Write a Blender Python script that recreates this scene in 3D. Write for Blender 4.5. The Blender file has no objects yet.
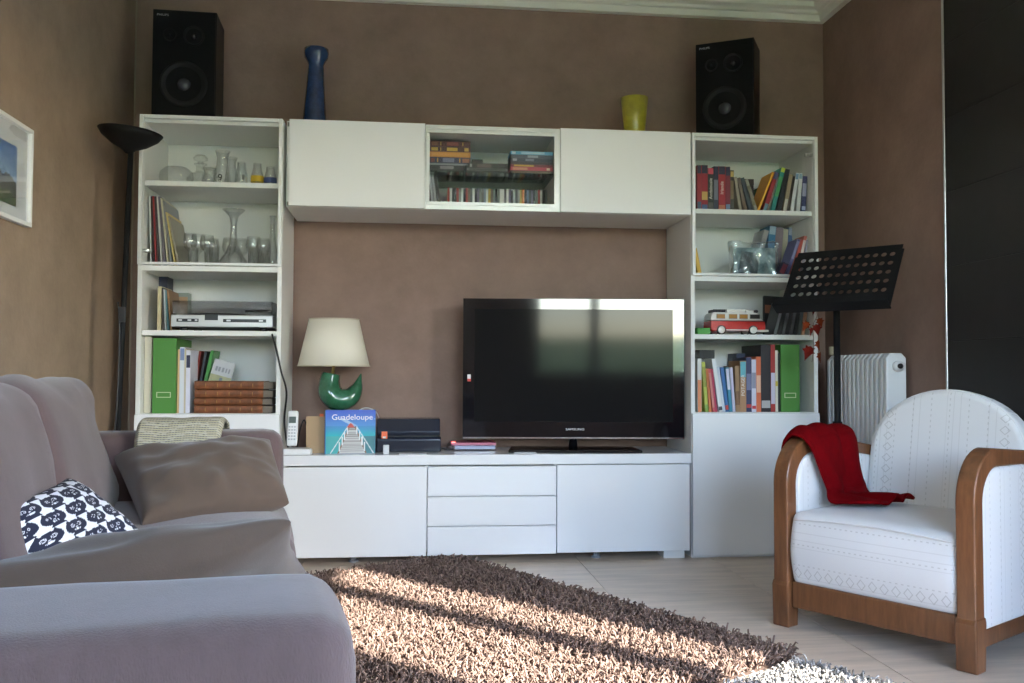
import bpy, bmesh, math, random
import numpy as np
from mathutils import Vector, Matrix, noise as mnoise

random.seed(7)
rng = np.random.default_rng(7)
sc = bpy.context.scene
COL = sc.collection

# ---------------------------------------------------------------- camera
CAM = np.array([1.1534, -4.0524, 0.8213])
YAW, PITCH, ROLL, FPX = 0.1101, 0.0351, 0.0040, 921.16
_f = np.array([math.sin(YAW) * math.cos(PITCH), math.cos(YAW) * math.cos(PITCH), math.sin(PITCH)])
_r = np.array([math.cos(YAW), -math.sin(YAW), 0.0])
_u = np.cross(_r, _f)
_r, _u = math.cos(ROLL) * _r + math.sin(ROLL) * _u, -math.sin(ROLL) * _r + math.cos(ROLL) * _u
cam_data = bpy.data.cameras.new('camera')
cam_data.sensor_width = 36.0
cam_data.lens = FPX / 1024 * 36.0
cam_data.clip_start = 0.02
cam = bpy.data.objects.new('camera', cam_data)
COL.objects.link(cam)
cam.matrix_world = Matrix(((_r[0], _u[0], -_f[0], CAM[0]), (_r[1], _u[1], -_f[1], CAM[1]), (_r[2], _u[2], -_f[2], CAM[2]), (0, 0, 0, 1)))
sc.camera = cam

# ---------------------------------------------------------------- sky, sun, exposure
SUN_AZ = (0.700, -0.714)
SUN_EL = math.radians(30)
w = bpy.data.worlds.new('sky'); sc.world = w; w.use_nodes = True
nt = w.node_tree; nt.nodes.clear()
sky = nt.nodes.new('ShaderNodeTexSky'); sky.sky_type = 'NISHITA'; sky.sun_disc = False
sky.sun_elevation = SUN_EL
sky.sun_rotation = math.atan2(SUN_AZ[0], SUN_AZ[1])
sky.air_density = 1.25; sky.dust_density = 0.8; sky.ozone_density = 1.0
bg = nt.nodes.new('ShaderNodeBackground'); bg.inputs[1].default_value = 2.2
wo = nt.nodes.new('ShaderNodeOutputWorld')
tint = nt.nodes.new('ShaderNodeMix'); tint.data_type = 'RGBA'; tint.blend_type = 'MULTIPLY'; tint.inputs['Factor'].default_value = 1.0
tint.inputs['B'].default_value = (0.93, 0.96, 1.11, 1)   # clear, slightly cold daylight
nt.links.new(sky.outputs[0], tint.inputs['A']); nt.links.new(tint.outputs['Result'], bg.inputs[0]); nt.links.new(bg.outputs[0], wo.inputs[0])
sun_d = bpy.data.lights.new('sun', 'SUN'); sun_d.energy = 26.0; sun_d.angle = math.radians(0.9); sun_d.color = (1.0, 0.93, 0.83)
sun = bpy.data.objects.new('sun', sun_d); COL.objects.link(sun)
sun.location = (6, -6, 5)
sv = Vector((SUN_AZ[0] * math.cos(SUN_EL), SUN_AZ[1] * math.cos(SUN_EL), math.sin(SUN_EL)))
sun.rotation_euler = sv.to_track_quat('Z', 'Y').to_euler()
def portal(name, loc, direction, sx, sy):
    d = bpy.data.lights.new(name, 'AREA'); d.shape = 'RECTANGLE'; d.size = sx; d.size_y = sy
    d.cycles.is_portal = True
    o = bpy.data.objects.new(name, d); COL.objects.link(o); o.location = loc
    o.rotation_euler = Vector(direction).to_track_quat('-Z', 'Y').to_euler()
portal('portal_rear', (2.32, -5.26, 1.55), (0, 1, 0), 1.76, 1.50)
portal('portal_fill_door', (0.25, -5.26, 1.15), (0, 1, 0), 0.66, 2.30)
portal('portal_side', (3.33, -3.21, 1.06), (-1, 0, 0), 1.2, 2.05)
vs = sc.view_settings
vs.view_transform = 'Standard'; vs.look = 'None'; vs.gamma = 1.0; vs.use_curve_mapping = False
vs.exposure = 0.78
sc.cycles.use_denoising = True
sc.cycles.max_bounces = 10
sc.cycles.diffuse_bounces = 6
sc.cycles.transparent_max_bounces = 24
sc.cycles.sample_clamp_indirect = 8.0

# ---------------------------------------------------------------- helpers
def ray(px, py):
    return (px - 512) / FPX * _r - (py - 341.5) / FPX * _u + _f
def at(px, py, axis, val):
    d = ray(px, py)
    t = (val - CAM[axis]) / d[axis]
    return CAM + t * d
def ax(px, py, y):
    return float(at(px, py, 1, y)[0])
def az(px, py, y):
    return float(at(px, py, 1, y)[2])

def lin(c):
    c = np.array(c, float) / 255.0
    return tuple(np.where(c <= 0.04045, c / 12.92, ((c + 0.055) / 1.055) ** 2.4))

_mats = {}
def M(name, rgb, rough=0.6, metal=0.0, var=0.0, vscale=8.0, bump=0.0, bscale=80.0, stretch=None, spec=0.5, coat=0.0, sheen=0.0, trans=0.0, var2=None):
    """principled material; rgb is linear albedo 0..1; var = amount of noise in colour"""
    if name in _mats: return _mats[name]
    m = bpy.data.materials.new(name); m.use_nodes = True
    n = m.node_tree; b = n.nodes['Principled BSDF']
    b.inputs['Base Color'].default_value = (*rgb, 1)
    b.inputs['Roughness'].default_value = rough
    b.inputs['Metallic'].default_value = metal
    b.inputs['Specular IOR Level'].default_value = spec
    if coat: b.inputs['Coat Weight'].default_value = coat; b.inputs['Coat Roughness'].default_value = 0.05
    if sheen: b.inputs['Sheen Weight'].default_value = sheen
    tc = None
    if var or bump:
        tc = n.nodes.new('ShaderNodeTexCoord')
        src = tc.outputs['Object']
        if stretch:
            mp = n.nodes.new('ShaderNodeMapping'); mp.inputs['Scale'].default_value = stretch
            n.links.new(src, mp.inputs[0]); src = mp.outputs[0]
    if var:
        t = n.nodes.new('ShaderNodeTexNoise'); t.inputs['Scale'].default_value = vscale; t.inputs['Detail'].default_value = 6; t.inputs['Roughness'].default_value = 0.65
        n.links.new(src, t.inputs['Vector'])
        cr = n.nodes.new('ShaderNodeValToRGB')
        lo = tuple(max(0, c * (1 - var)) for c in rgb); hi = tuple(min(1, c * (1 + var)) for c in rgb)
        if var2: hi = var2
        cr.color_ramp.elements[0].position = 0.3; cr.color_ramp.elements[1].position = 0.7
        cr.color_ramp.elements[0].color = (*lo, 1); cr.color_ramp.elements[1].color = (*hi, 1)
        n.links.new(t.outputs[0], cr.inputs[0]); n.links.new(cr.outputs[0], b.inputs['Base Color'])
    if bump:
        t2 = n.nodes.new('ShaderNodeTexNoise'); t2.inputs['Scale'].default_value = bscale; t2.inputs['Detail'].default_value = 4
        n.links.new(src, t2.inputs['Vector'])
        bp = n.nodes.new('ShaderNodeBump'); bp.inputs['Strength'].default_value = bump; bp.inputs['Distance'].default_value = 0.004
        n.links.new(t2.outputs[0], bp.inputs['Height']); n.links.new(bp.outputs[0], b.inputs['Normal'])
    _mats[name] = m
    return m

def M8(name, rgb8, **k):
    return M(name, lin(rgb8), **k)

def M_attr(name, rough=0.6, coat=0.0, bump=0.0):
    if name in _mats: return _mats[name]
    m = bpy.data.materials.new(name); m.use_nodes = True
    n = m.node_tree; b = n.nodes['Principled BSDF']
    a = n.nodes.new('ShaderNodeAttribute'); a.attribute_name = 'Col'
    n.links.new(a.outputs['Color'], b.inputs['Base Color'])
    b.inputs['Roughness'].default_value = rough
    if coat: b.inputs['Coat Weight'].default_value = coat
    _mats[name] = m
    return m

def M_glass(name, tint=(1, 1, 1), strength=0.12, edge=0.5, rough=0.02, alpha=None):
    """clear pane or vessel: light passes straight through, the surface mirrors more towards grazing angles"""
    if name in _mats: return _mats[name]
    m = bpy.data.materials.new(name); m.use_nodes = True
    n = m.node_tree; n.nodes.clear()
    tr = n.nodes.new('ShaderNodeBsdfTransparent'); tr.inputs[0].default_value = (*tint, 1)
    gl = n.nodes.new('ShaderNodeBsdfGlossy'); gl.inputs['Roughness'].default_value = rough
    lw = n.nodes.new('ShaderNodeLayerWeight'); lw.inputs[0].default_value = edge
    mp = n.nodes.new('ShaderNodeMapRange'); mp.inputs['To Min'].default_value = strength * 0.35; mp.inputs['To Max'].default_value = min(1, strength * 5)
    mx = n.nodes.new('ShaderNodeMixShader'); o = n.nodes.new('ShaderNodeOutputMaterial')
    n.links.new(lw.outputs['Facing'], mp.inputs['Value']); n.links.new(mp.outputs[0], mx.inputs[0])
    n.links.new(tr.outputs[0], mx.inputs[1]); n.links.new(gl.outputs[0], mx.inputs[2]); n.links.new(mx.outputs[0], o.inputs[0])
    _mats[name] = m
    return m

def tag(o, label=None, cat=None, group=None, kind=None):
    if label: o['label'] = label
    if cat: o['category'] = cat
    if group: o['group'] = group
    if kind: o['kind'] = kind
    return o

def thing(name, label, cat, loc=(0, 0, 0), rz=0.0, group=None, rot=None):
    o = bpy.data.objects.new(name, None); COL.objects.link(o)
    o.empty_display_size = 0.05
    o.location = loc; o.rotation_euler = rot if rot else (0, 0, rz)
    return tag(o, label, cat, group)

def link(name, me, mat, parent=None, smooth=False, bevel=0.0, bseg=2):
    o = bpy.data.objects.new(name, me); COL.objects.link(o)
    if mat is not None and len(me.materials) == 0: me.materials.append(mat)
    if parent is not None: o.parent = parent
    if smooth: me.shade_smooth()
    if bevel:
        md = o.modifiers.new('bevel', 'BEVEL'); md.width = bevel; md.segments = bseg; md.limit_method = 'ANGLE'
        md.harden_normals = False
    return o

def mesh(v, f):
    me = bpy.data.meshes.new('mesh'); me.from_pydata([tuple(map(float, p)) for p in v], [], [tuple(q) for q in f]); me.update()
    return me

class MB:
    """collects simple shapes into one mesh"""
    def __init__(s): s.v = []; s.f = []
    def add(s, v, f):
        k = len(s.v); s.v += [tuple(map(float, p)) for p in v]; s.f += [tuple(i + k for i in q) for q in f]; return s
    def box(s, x0, x1, y0, y1, z0, z1):
        return s.add([(x0, y0, z0), (x1, y0, z0), (x1, y1, z0), (x0, y1, z0), (x0, y0, z1), (x1, y0, z1), (x1, y1, z1), (x0, y1, z1)],
                     [(0, 3, 2, 1), (4, 5, 6, 7), (0, 1, 5, 4), (1, 2, 6, 5), (2, 3, 7, 6), (3, 0, 4, 7)])
    def prism(s, poly, a0, a1, axis='y'):
        """poly in the plane across `axis`, extruded a0..a1; axis y: (x,z); axis x: (y,z); axis z: (x,y)"""
        n = len(poly); v = []
        for a in (a0, a1):
            for p, q in poly:
                v.append({'y': (p, a, q), 'x': (a, p, q), 'z': (p, q, a)}[axis])
        f = [tuple(range(n))[::-1], tuple(range(n, 2 * n))] + [(i, (i + 1) % n, n + (i + 1) % n, n + i) for i in range(n)]
        return s.add(v, f)
    def lathe(s, prof, n=24, c=(0, 0, 0), sx=1.0, sy=1.0):
        v = []; f = []
        for r, z in prof:
            for i in range(n):
                a = 2 * math.pi * i / n
                v.append((c[0] + max(r, 1e-5) * math.cos(a) * sx, c[1] + max(r, 1e-5) * math.sin(a) * sy, c[2] + z))
        for j in range(len(prof) - 1):
            for i in range(n):
                f.append((j * n + i, j * n + (i + 1) % n, (j + 1) * n + (i + 1) % n, (j + 1) * n + i))
        return s.add(v, f)
    def tube(s, path, rad, n=10, flat=1.0, cap=True, up=None):
        path = [Vector(p) for p in path]
        rad = rad if hasattr(rad, '__len__') else [rad] * len(path)
        v = []; f = []
        prev = None
        for i, p in enumerate(path):
            t = (path[min(i + 1, len(path) - 1)] - path[max(i - 1, 0)]).normalized()
            if prev is None:
                a = Vector(up) if up else (Vector((0, 0, 1)) if abs(t.z) < 0.9 else Vector((0, 1, 0)))
                nrm = (a - t * a.dot(t)).normalized()
            else:
                nrm = (prev - t * prev.dot(t)).normalized()
            prev = nrm; bn = t.cross(nrm)
            for k in range(n):
                a = 2 * math.pi * k / n
                v.append(p + (nrm * math.cos(a) + bn * math.sin(a) * flat) * rad[i])
        m = len(path)
        for j in range(m - 1):
            for k in range(n):
                f.append((j * n + k, j * n + (k + 1) % n, (j + 1) * n + (k + 1) % n, (j + 1) * n + k))
        if cap:
            f.append(tuple(range(n))[::-1]); f.append(tuple(range((m - 1) * n, m * n)))
        return s.add(v, f)
    def build(s, name, mat, parent=None, smooth=False, bevel=0.0, bseg=2):
        me = mesh(s.v, s.f)
        bm = bmesh.new(); bm.from_mesh(me); bmesh.ops.recalc_face_normals(bm, faces=bm.faces); bm.to_mesh(me); bm.free()
        return link(name, me, mat, parent, smooth, bevel, bseg)

def box(name, mat, x0, x1, y0, y1, z0, z1, parent=None, bevel=0.0, bseg=2):
    return MB().box(x0, x1, y0, y1, z0, z1).build(name, mat, parent, False, bevel, bseg)

def smooth_path(pts, n=8):
    """Catmull-Rom through tuples of any length"""
    P = [np.array(p, float) for p in pts]; P = [2 * P[0] - P[1]] + P + [2 * P[-1] - P[-2]]
    out = []
    for i in range(1, len(P) - 2):
        for k in range(n):
            t = k / n
            out.append(0.5 * (2 * P[i] + (P[i + 1] - P[i - 1]) * t + (2 * P[i - 1] - 5 * P[i] + 4 * P[i + 1] - P[i + 2]) * t * t + (3 * P[i] - P[i - 1] - 3 * P[i + 1] + P[i + 2]) * t ** 3))
    out.append(P[-2]); return out

def grid_faces(nu, nv, off=0, flip=False):
    f = []
    for i in range(nu - 1):
        for j in range(nv - 1):
            q = (off + i * nv + j, off + (i + 1) * nv + j, off + (i + 1) * nv + j + 1, off + i * nv + j + 1)
            f.append(q[::-1] if flip else q)
    return f

def set_cols(me, cols):
    a = me.color_attributes.new('Col', 'FLOAT_COLOR', 'POINT')
    c = np.ones((len(cols), 4), np.float32); c[:, :3] = cols
    a.data.foreach_set('color', c.ravel())

def print_panel(name, mat, w, h, fn, nu, nv, parent=None, t=0.0006):
    """flat printed sheet in the local x-z plane facing -y, colour from fn(u,v) -> srgb 0..255, u right v up"""
    us = np.linspace(0, 1, nu); vv = np.linspace(0, 1, nv)
    v = []; cols = []
    for u_ in us:
        for v_ in vv:
            v.append((u_ * w, 0, v_ * h)); cols.append(lin(fn(u_, v_)))
    n = len(v)
    v += [(p[0], t, p[2]) for p in v]; cols = cols + cols
    f = grid_faces(nu, nv) + grid_faces(nu, nv, n, True)
    rim = [i * nv for i in range(nu)] + [(nu - 1) * nv + j for j in range(1, nv)] + [i * nv + nv - 1 for i in range(nu - 2, -1, -1)] + list(range(nv - 2, 0, -1))
    for a, b in zip(rim, rim[1:] + rim[:1]): f.append((a, n + a, n + b, b))
    me = mesh(v, f); set_cols(me, cols)
    return link(name, me, mat, parent)

def rbox(name, mat, sx, sy, sz, r, parent=None, loc=(0, 0, 0), rot=(0, 0, 0), n=14, puff=(0, 0, 0), wrinkle=0.0, wscale=4.0, seed=0, shape=None):
    """soft box: rounded edges, bulged faces, gentle wrinkles"""
    bm = bmesh.new(); bmesh.ops.create_cube(bm, size=2.0)
    bmesh.ops.subdivide_edges(bm, edges=bm.edges[:], cuts=n, use_grid_fill=True)
    h = np.array([sx, sy, sz]) / 2; r = min(r, h.min() * 0.999)
    for vtx in bm.verts:
        p = np.array(vtx.co)
        q = np.sign(p) * (np.sin(np.abs(p) * math.pi / 2) ** 0.85) * h
        inner = np.clip(q, -(h - r), h - r)
        d = q - inner; L = np.linalg.norm(d)
        if L > 1e-9:
            d = d / L * r
        p2 = inner + d
        e = 1 - np.clip(np.abs(p2) / h, 0, 1) ** 2
        for k in range(3):
            if puff[k]:
                a, b = [i for i in range(3) if i != k]
                p2[k] += np.sign(p2[k]) * puff[k] * e[a] * e[b] * (abs(p2[k]) / h[k])
        if wrinkle:
            nv = mnoise.noise_vector(Vector(p2 * wscale + seed * 7.3)) * wrinkle + mnoise.noise_vector(Vector(p2 * wscale * 2.7 + seed * 3.1)) * wrinkle * 0.4
            p2 = p2 + np.array(nv)
        if shape is not None: p2 = np.array(shape(p2))
        vtx.co = p2
    bmesh.ops.recalc_face_normals(bm, faces=bm.faces)
    me = bpy.data.meshes.new('mesh'); bm.to_mesh(me); bm.free()
    o = link(name, me, mat, parent, smooth=True)
    o.location = loc; o.rotation_euler = rot
    return o

_fontcache = {}
def text(name, s, size, mat, parent, loc, rot=(0, 0, 0), align='CENTER', extrude=0.0004, xs=1.0):
    cu = bpy.data.curves.new('text', 'FONT'); cu.body = s; cu.size = size; cu.align_x = align; cu.align_y = 'CENTER'; cu.extrude = extrude; cu.resolution_u = 3
    tmp = bpy.data.objects.new('tmp_text', cu); COL.objects.link(tmp)
    dg = bpy.context.evaluated_depsgraph_get()
    me = bpy.data.meshes.new_from_object(tmp.evaluated_get(dg))
    bpy.data.objects.remove(tmp); bpy.data.curves.remove(cu)
    me.materials.clear()
    o = link(name, me, mat, parent); o.location = loc; o.rotation_euler = rot; o.scale = (xs, 1, 1)
    return o

def ordinal(i):
    return ['first', 'second', 'third', 'fourth', 'fifth', 'sixth', 'seventh', 'eighth', 'ninth', 'tenth'][i] if i < 10 else '%d%s' % (i + 1, {1: 'st', 2: 'nd', 3: 'rd'}.get((i + 1) % 10, 'th') if (i + 1) not in (11, 12, 13) else 'th')

# ---------------------------------------------------------------- materials shared
WALL = M('wall_suede_paint', (0.265, 0.172, 0.136), rough=0.75, var=0.16, vscale=5.0, bump=0.25, bscale=60)
WALL_L = M('wall_suede_paint_lit', (0.30, 0.218, 0.155), rough=0.75, var=0.16, vscale=5.0, bump=0.25, bscale=60)  # same paint as the other walls, lightened to put stronger light into the colour
CEIL = M('ceiling_white', (0.80, 0.78, 0.72), rough=0.9)
TRIMW = M('cornice_white', (0.78, 0.76, 0.69), rough=0.6)
WHITE = M('white_lacquer', (0.84, 0.84, 0.84), rough=0.12, spec=0.5)
WHITE_IN = M('white_laminate', (0.78, 0.78, 0.76), rough=0.45)
ALU = M('pale_aluminium_frame', (0.55, 0.56, 0.55), rough=0.35, metal=0.35)
STEEL = M('steel', (0.6, 0.6, 0.6), rough=0.3, metal=1.0)
CHROME = M('chrome', (0.8, 0.8, 0.8), rough=0.12, metal=1.0)
BLACK = M('black_plastic', (0.012, 0.012, 0.014), rough=0.35)
BLACKM = M('black_matte_metal', (0.008, 0.008, 0.009), rough=0.6, spec=0.2)
GLOSSB = M('gloss_black', (0.006, 0.006, 0.008), rough=0.06, coat=0.5)
PANE = M_glass('window_glass', (0.97, 0.98, 0.98), strength=0.06)
CABGLASS = M_glass('cabinet_glass', (0.985, 0.99, 0.988), strength=0.03, edge=0.4)
GLASSWARE = M_glass('glassware', (0.965, 0.972, 0.972), strength=0.13, edge=0.35, rough=0.05)
PAGES = M('book_pages', (0.62, 0.56, 0.45), rough=0.9)
DARKGAP = M('dark_gap', (0.05, 0.05, 0.05), rough=0.8)

# ---------------------------------------------------------------- room shell
XL, XR, YB, YR, ZC = -0.146, 3.244, 0.41, -5.2, 2.70
T = 0.14
def struct(o, label):
    return tag(o, label, None, None, 'structure')

struct(MB().box(XL - T, XR + T, YB, YB + T, -0.1, ZC + 0.1).build('wall_back', WALL), 'brown suede-effect wall behind the white wall unit')
struct(MB().box(XL - T, XL, YR - T, YB, -0.1, ZC + 0.1).build('wall_left', WALL_L), 'brown suede-effect wall behind the sofa')
# right wall with the opening of a glazed garden door
DY0, DY1, DZ1 = -3.80, -2.625, 2.10
wr = MB()
wr.box(XR, XR + T, DY1, YB, -0.1, ZC + 0.1).box(XR, XR + T, YR - T, DY0, -0.1, ZC + 0.1)
for a, b in ((DY0, DY1),): wr.box(XR, XR + T, a, b, DZ1, ZC + 0.1).box(XR, XR + T, a, b, -0.1, 0.0)
wall_r = struct(wr.build('wall_right', WALL), 'dark brown wall with a field of black tiles')
# rear wall with a wide window
WX0, WX1, WZ0, WZ1 = 1.44, 3.20, 0.80, 2.30
GX0, GX1 = -0.08, 0.58
wb = MB()
wb.box(XL - T, GX0, YR - T, YR, -0.1, ZC + 0.1).box(GX1, WX0, YR - T, YR, -0.1, ZC + 0.1).box(GX0, GX1, YR - T, YR, WZ1, ZC + 0.1).box(GX0, GX1, YR - T, YR, -0.1, 0.0).box(WX1, XR + T, YR - T, YR, -0.1, ZC + 0.1).box(WX0, WX1, YR - T, YR, WZ1, ZC + 0.1).box(WX0, WX1, YR - T, YR, -0.1, WZ0)
struct(wb.build('wall_rear', WALL), 'brown wall with the wide window opposite the television')
struct(MB().box(XL - T, XR + T, YR - T, YB + T, ZC, ZC + 0.1).build('ceiling', CEIL), 'plain off-white ceiling')

# floor: pale wood-effect tiles laid square to the wall
GROUT = M('floor_joint', (0.36, 0.31, 0.26), rough=0.9)
FTILE = M('floor_tile', (0.64, 0.525, 0.42), rough=0.33, var=0.22, vscale=3.0, stretch=(0.7, 6, 1), bump=0.05, bscale=40)
floor = struct(MB().box(XL - T, XR + T, YR - T, YB + T, -0.1, -0.004).build('floor', GROUT), 'pale beige tiled floor')
tx, ty = 0.60, 0.60
x_e = sorted({XL, XR} | {2.50 - 0.6 * k for k in range(0, 5)} | {3.10})
y_e = sorted({YR, YB} | {-0.05 - 0.6 * k for k in range(0, 10)})
shared = {}
for i in range(len(x_e) - 1):
    for j in range(len(y_e) - 1):
        g = 0.0012
        x0, x1, y0, y1 = x_e[i] + g, x_e[i + 1] - g, y_e[j] + g, y_e[j + 1] - g
        if x1 - x0 < 0.01 or y1 - y0 < 0.01: continue
        key = (round(x1 - x0, 4), round(y1 - y0, 4))
        if key not in shared:
            m_ = MB().box(0, x1 - x0, 0, y1 - y0, -0.004, 0)
            me = mesh(m_.v, m_.f); me.materials.append(FTILE); shared[key] = me
        o = link('floor_tile', shared[key], None, floor); o.location = (x0, y0, 0)

# cornice along three walls
prof = [(0, 2.62), (0.028, 2.622), (0.034, 2.652), (0.050, 2.656), (0.058, 2.668), (0.082, 2.676), (0.088, 2.70), (0, 2.70)]
struct(MB().prism([(YB - d, z) for d, z in prof], XL, XR, 'x').build('trim_1', TRIMW), 'cream ceiling cornice along the wall behind the unit')
struct(MB().prism([(XR - d, z) for d, z in prof], YR, YB, 'y').build('trim_2', TRIMW), 'cream ceiling cornice along the dark right wall')
struct(MB().prism([(XL + d, z) for d, z in prof], YR, YB, 'y').build('trim_3', TRIMW), 'cream ceiling cornice along the left wall')
# pale bead in the left corner
struct(MB().box(XL, XL + 0.006, YB - 0.006, YB, 0, 2.62).build('trim_4', M('corner_bead', (0.30, 0.24, 0.18), rough=0.6)), 'thin pale bead running up the left corner')
# black tile field on the right wall, each tile a piece of its own, with a steel edge strip
TILE_Y = -0.672
struct(MB().box(XR - 0.012, XR, TILE_Y, TILE_Y + 0.012, 0, 2.62).build('trim_5', M('edge_strip_aluminium', (0.55, 0.55, 0.55), rough=0.3, metal=0.7), bevel=0.002), 'bright metal strip edging the black tiles')
BT = M('black_tile', (0.014, 0.013, 0.014), rough=0.42, var=0.35, vscale=3, bump=0.04, bscale=30)
me = MB().box(0, 0.010, 0.0, 0.596, 0, 0.2885); me = mesh(me.v, me.f); me.materials.append(BT)
z_rows = [0.0815 + 0.2915 * k for k in range(9)]
for zi in z_rows:
    for k in range(3):
        if zi + 0.29 > 2.72: continue
        o = link('wall_tile', me, None, wall_r, bevel=0.0015, bseg=1); o.location = (XR - 0.010, TILE_Y - 0.598 * (k + 1), zi)
box('tile_joint', M('black_joint', (0.03, 0.03, 0.03), rough=0.9), XR - 0.0075, XR, TILE_Y - 1.794, TILE_Y, 0.0, 2.62, wall_r)

# garden door (right wall): two sashes with glass, the sun comes through here
FR = M('window_frame_white', (0.75, 0.75, 0.73), rough=0.4)
def garden_door(name, label, edges):
    door = tag(thing(name, label, None), kind='structure')
    for y0, y1 in zip(edges[:-1], edges[1:]):
        m_ = MB()
        m_.box(XR + 0.02, XR + 0.08, y0, y0 + 0.055, 0.0, DZ1).box(XR + 0.02, XR + 0.08, y1 - 0.055, y1, 0.0, DZ1)
        m_.box(XR + 0.02, XR + 0.08, y0 + 0.055, y1 - 0.055, 0.0, 0.10).box(XR + 0.02, XR + 0.08, y0 + 0.055, y1 - 0.055, DZ1 - 0.055, DZ1)
        s_ = m_.build('sash', FR, door)
        box('pane', PANE, XR + 0.045, XR + 0.055, y0 + 0.055, y1 - 0.055, 0.10, DZ1 - 0.055, s_)
        MB().tube([(XR + 0.02, y1 - 0.03, 1.0), (XR - 0.03, y1 - 0.03, 1.0), (XR - 0.03, y1 - 0.13, 1.0)], 0.009, 8).build('handle', STEEL, s_, True)
garden_door('door_1', 'glazed garden door in the right wall beside the armchair', (DY0, -3.07, DY1))
# window in the rear wall
win = thing('window_1', 'wide window in the rear wall, mirrored in the television', None); tag(win, kind='structure')
xs_ = [WX0, 2.06, WX1]
for x0, x1 in zip(xs_[:-1], xs_[1:]):
    m_ = MB()
    m_.box(x0, x0 + 0.05, YR - 0.09, YR - 0.03, WZ0, WZ1).box(x1 - 0.05, x1, YR - 0.09, YR - 0.03, WZ0, WZ1)
    m_.box(x0 + 0.05, x1 - 0.05, YR - 0.09, YR - 0.03, WZ0, WZ0 + 0.05).box(x0 + 0.05, x1 - 0.05, YR - 0.09, YR - 0.03, WZ1 - 0.05, WZ1)
    s_ = m_.build('window_frame', FR, win)
    box('pane', PANE, x0 + 0.05, x1 - 0.05, YR - 0.065, YR - 0.055, WZ0 + 0.05, WZ1 - 0.05, s_)
dr = tag(thing('door_fill', 'unseen glazed door added at the left of the rear wall for fill light', None), kind='structure')  # added opening, brings fill light to the armchair and right tower
m_ = MB().box(GX0, GX0 + 0.055, YR - 0.09, YR - 0.03, 0, WZ1).box(GX1 - 0.055, GX1, YR - 0.09, YR - 0.03, 0, WZ1).box(GX0 + 0.055, GX1 - 0.055, YR - 0.09, YR - 0.03, 0, 0.10).box(GX0 + 0.055, GX1 - 0.055, YR - 0.09, YR - 0.03, WZ1 - 0.055, WZ1)
s_ = m_.build('sash', FR, dr)
box('pane', PANE, GX0 + 0.055, GX1 - 0.055, YR - 0.065, YR - 0.055, 0.10, WZ1 - 0.055, s_)
# garden outside
LAWN = M('lawn', (0.13, 0.21, 0.06), rough=0.95, var=0.3, vscale=3)
struct(MB().prism([(YR - T - 0.02, -0.3), (YR - T - 0.02, -0.22), (-9, -0.22), (-42, 2.7), (-42, -0.3)], -40, 40, 'x').build('ground', LAWN), 'green lawn rising outside the window')
struct(MB().box(XR + T + 0.02, 30, YR - T - 0.02, 20, -0.3, -0.22).build('ground_terrace', M('terrace', (0.45, 0.43, 0.40), rough=0.9)), 'pale terrace outside the garden door')

struct(MB().box(3.50, 3.66, -9.8, YR - T - 0.03, -0.22, 5.8).build('wall_sun_block', M('white_render', (0.75, 0.74, 0.70), rough=0.9)), 'unseen white wall added to block the sun from the rear window')  # added unseen wall, keeps direct sun out of the rear openings

# ---------------------------------------------------------------- wall unit: towers
ZT = 1.92
PT = 0.019
def hinge(parent, x, z):
    m_ = MB().box(x - 0.02, x + 0.02, 0.0, 0.012, z - 0.007, z + 0.007).lathe([(0.0, -0.006), (0.013, -0.006), (0.013, 0.006), (0.0, 0.006)], 10, (x, 0.004, z))
    return m_.build('hinge', STEEL, parent, bevel=0.001, bseg=1)

def tower(x0, label, shelves, z_mid, z_low, hinge_side, hz):
    t = thing('display_cabinet', label, 'cabinet', (x0, 0, 0))
    W_ = 0.60
    for a in (0, W_ - PT): box('side_panel', WHITE_IN, a, a + PT, 0, 0.395, 0, ZT, t, 0.0008, 1)
    box('top_panel', WHITE_IN, PT, W_ - PT, 0, 0.395, ZT - 0.03, ZT, t)
    box('back_panel', WHITE_IN, PT, W_ - PT, 0.388, 0.395, 0.0, ZT - 0.03, t)
    box('divider', WHITE_IN, PT, W_ - PT, 0, 0.388, z_mid - 0.022, z_mid, t)
    box('divider', WHITE_IN, PT, W_ - PT, 0, 0.388, z_low - 0.022, z_low, t)
    box('bottom_panel', WHITE_IN, PT, W_ - PT, 0, 0.388, 0.0, 0.06, t)
    for s in shelves: box('shelf', WHITE_IN, PT + 0.001, W_ - PT - 0.001, 0.008, 0.388, s - 0.022, s, t, 0.001, 1)
    # glazed door
    fr = MB(); b0 = 0.016
    zt, zb = ZT, z_mid + 0.002
    fr.box(0.002, 0.002 + b0, -0.02, -0.001, zb, zt).box(W_ - 0.002 - b0, W_ - 0.002, -0.02, -0.001, zb, zt)
    fr.box(0.002 + b0, W_ - 0.002 - b0, -0.02, -0.001, zt - b0, zt).box(0.002 + b0, W_ - 0.002 - b0, -0.02, -0.001, zb, zb + b0 * 0.7)
    gd = fr.build('glass_door', M('door_frame_white', (0.74, 0.75, 0.74), rough=0.35), t, bevel=0.0015, bseg=1)
    box('pane', CABGLASS, 0.002 + b0, W_ - 0.002 - b0, -0.013, -0.009, zb + b0 * 0.7, zt - b0, gd)
    hx = 0.035 if hinge_side < 0 else W_ - 0.035
    for z in hz: hinge(gd, hx, z)
    if hinge_side < 0:
        box('handle', M('door_frame_white', (0.74, 0.75, 0.74)), W_ - 0.014, W_ - 0.004, -0.026, -0.02, z_mid + 0.05, z_mid + 0.10, gd, 0.002)
    box('door', WHITE, 0.0015, W_ - 0.0015, -0.02, -0.001, 0.012, z_low - 0.003, t, 0.0015)
    return t
XT2 = 2.416
SH_L = (1.643, 1.001); MID_L, LOW_L = 1.277, 0.646
SH_R = (1.578, 1.005); MID_R, LOW_R = 1.268, 0.650
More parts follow.
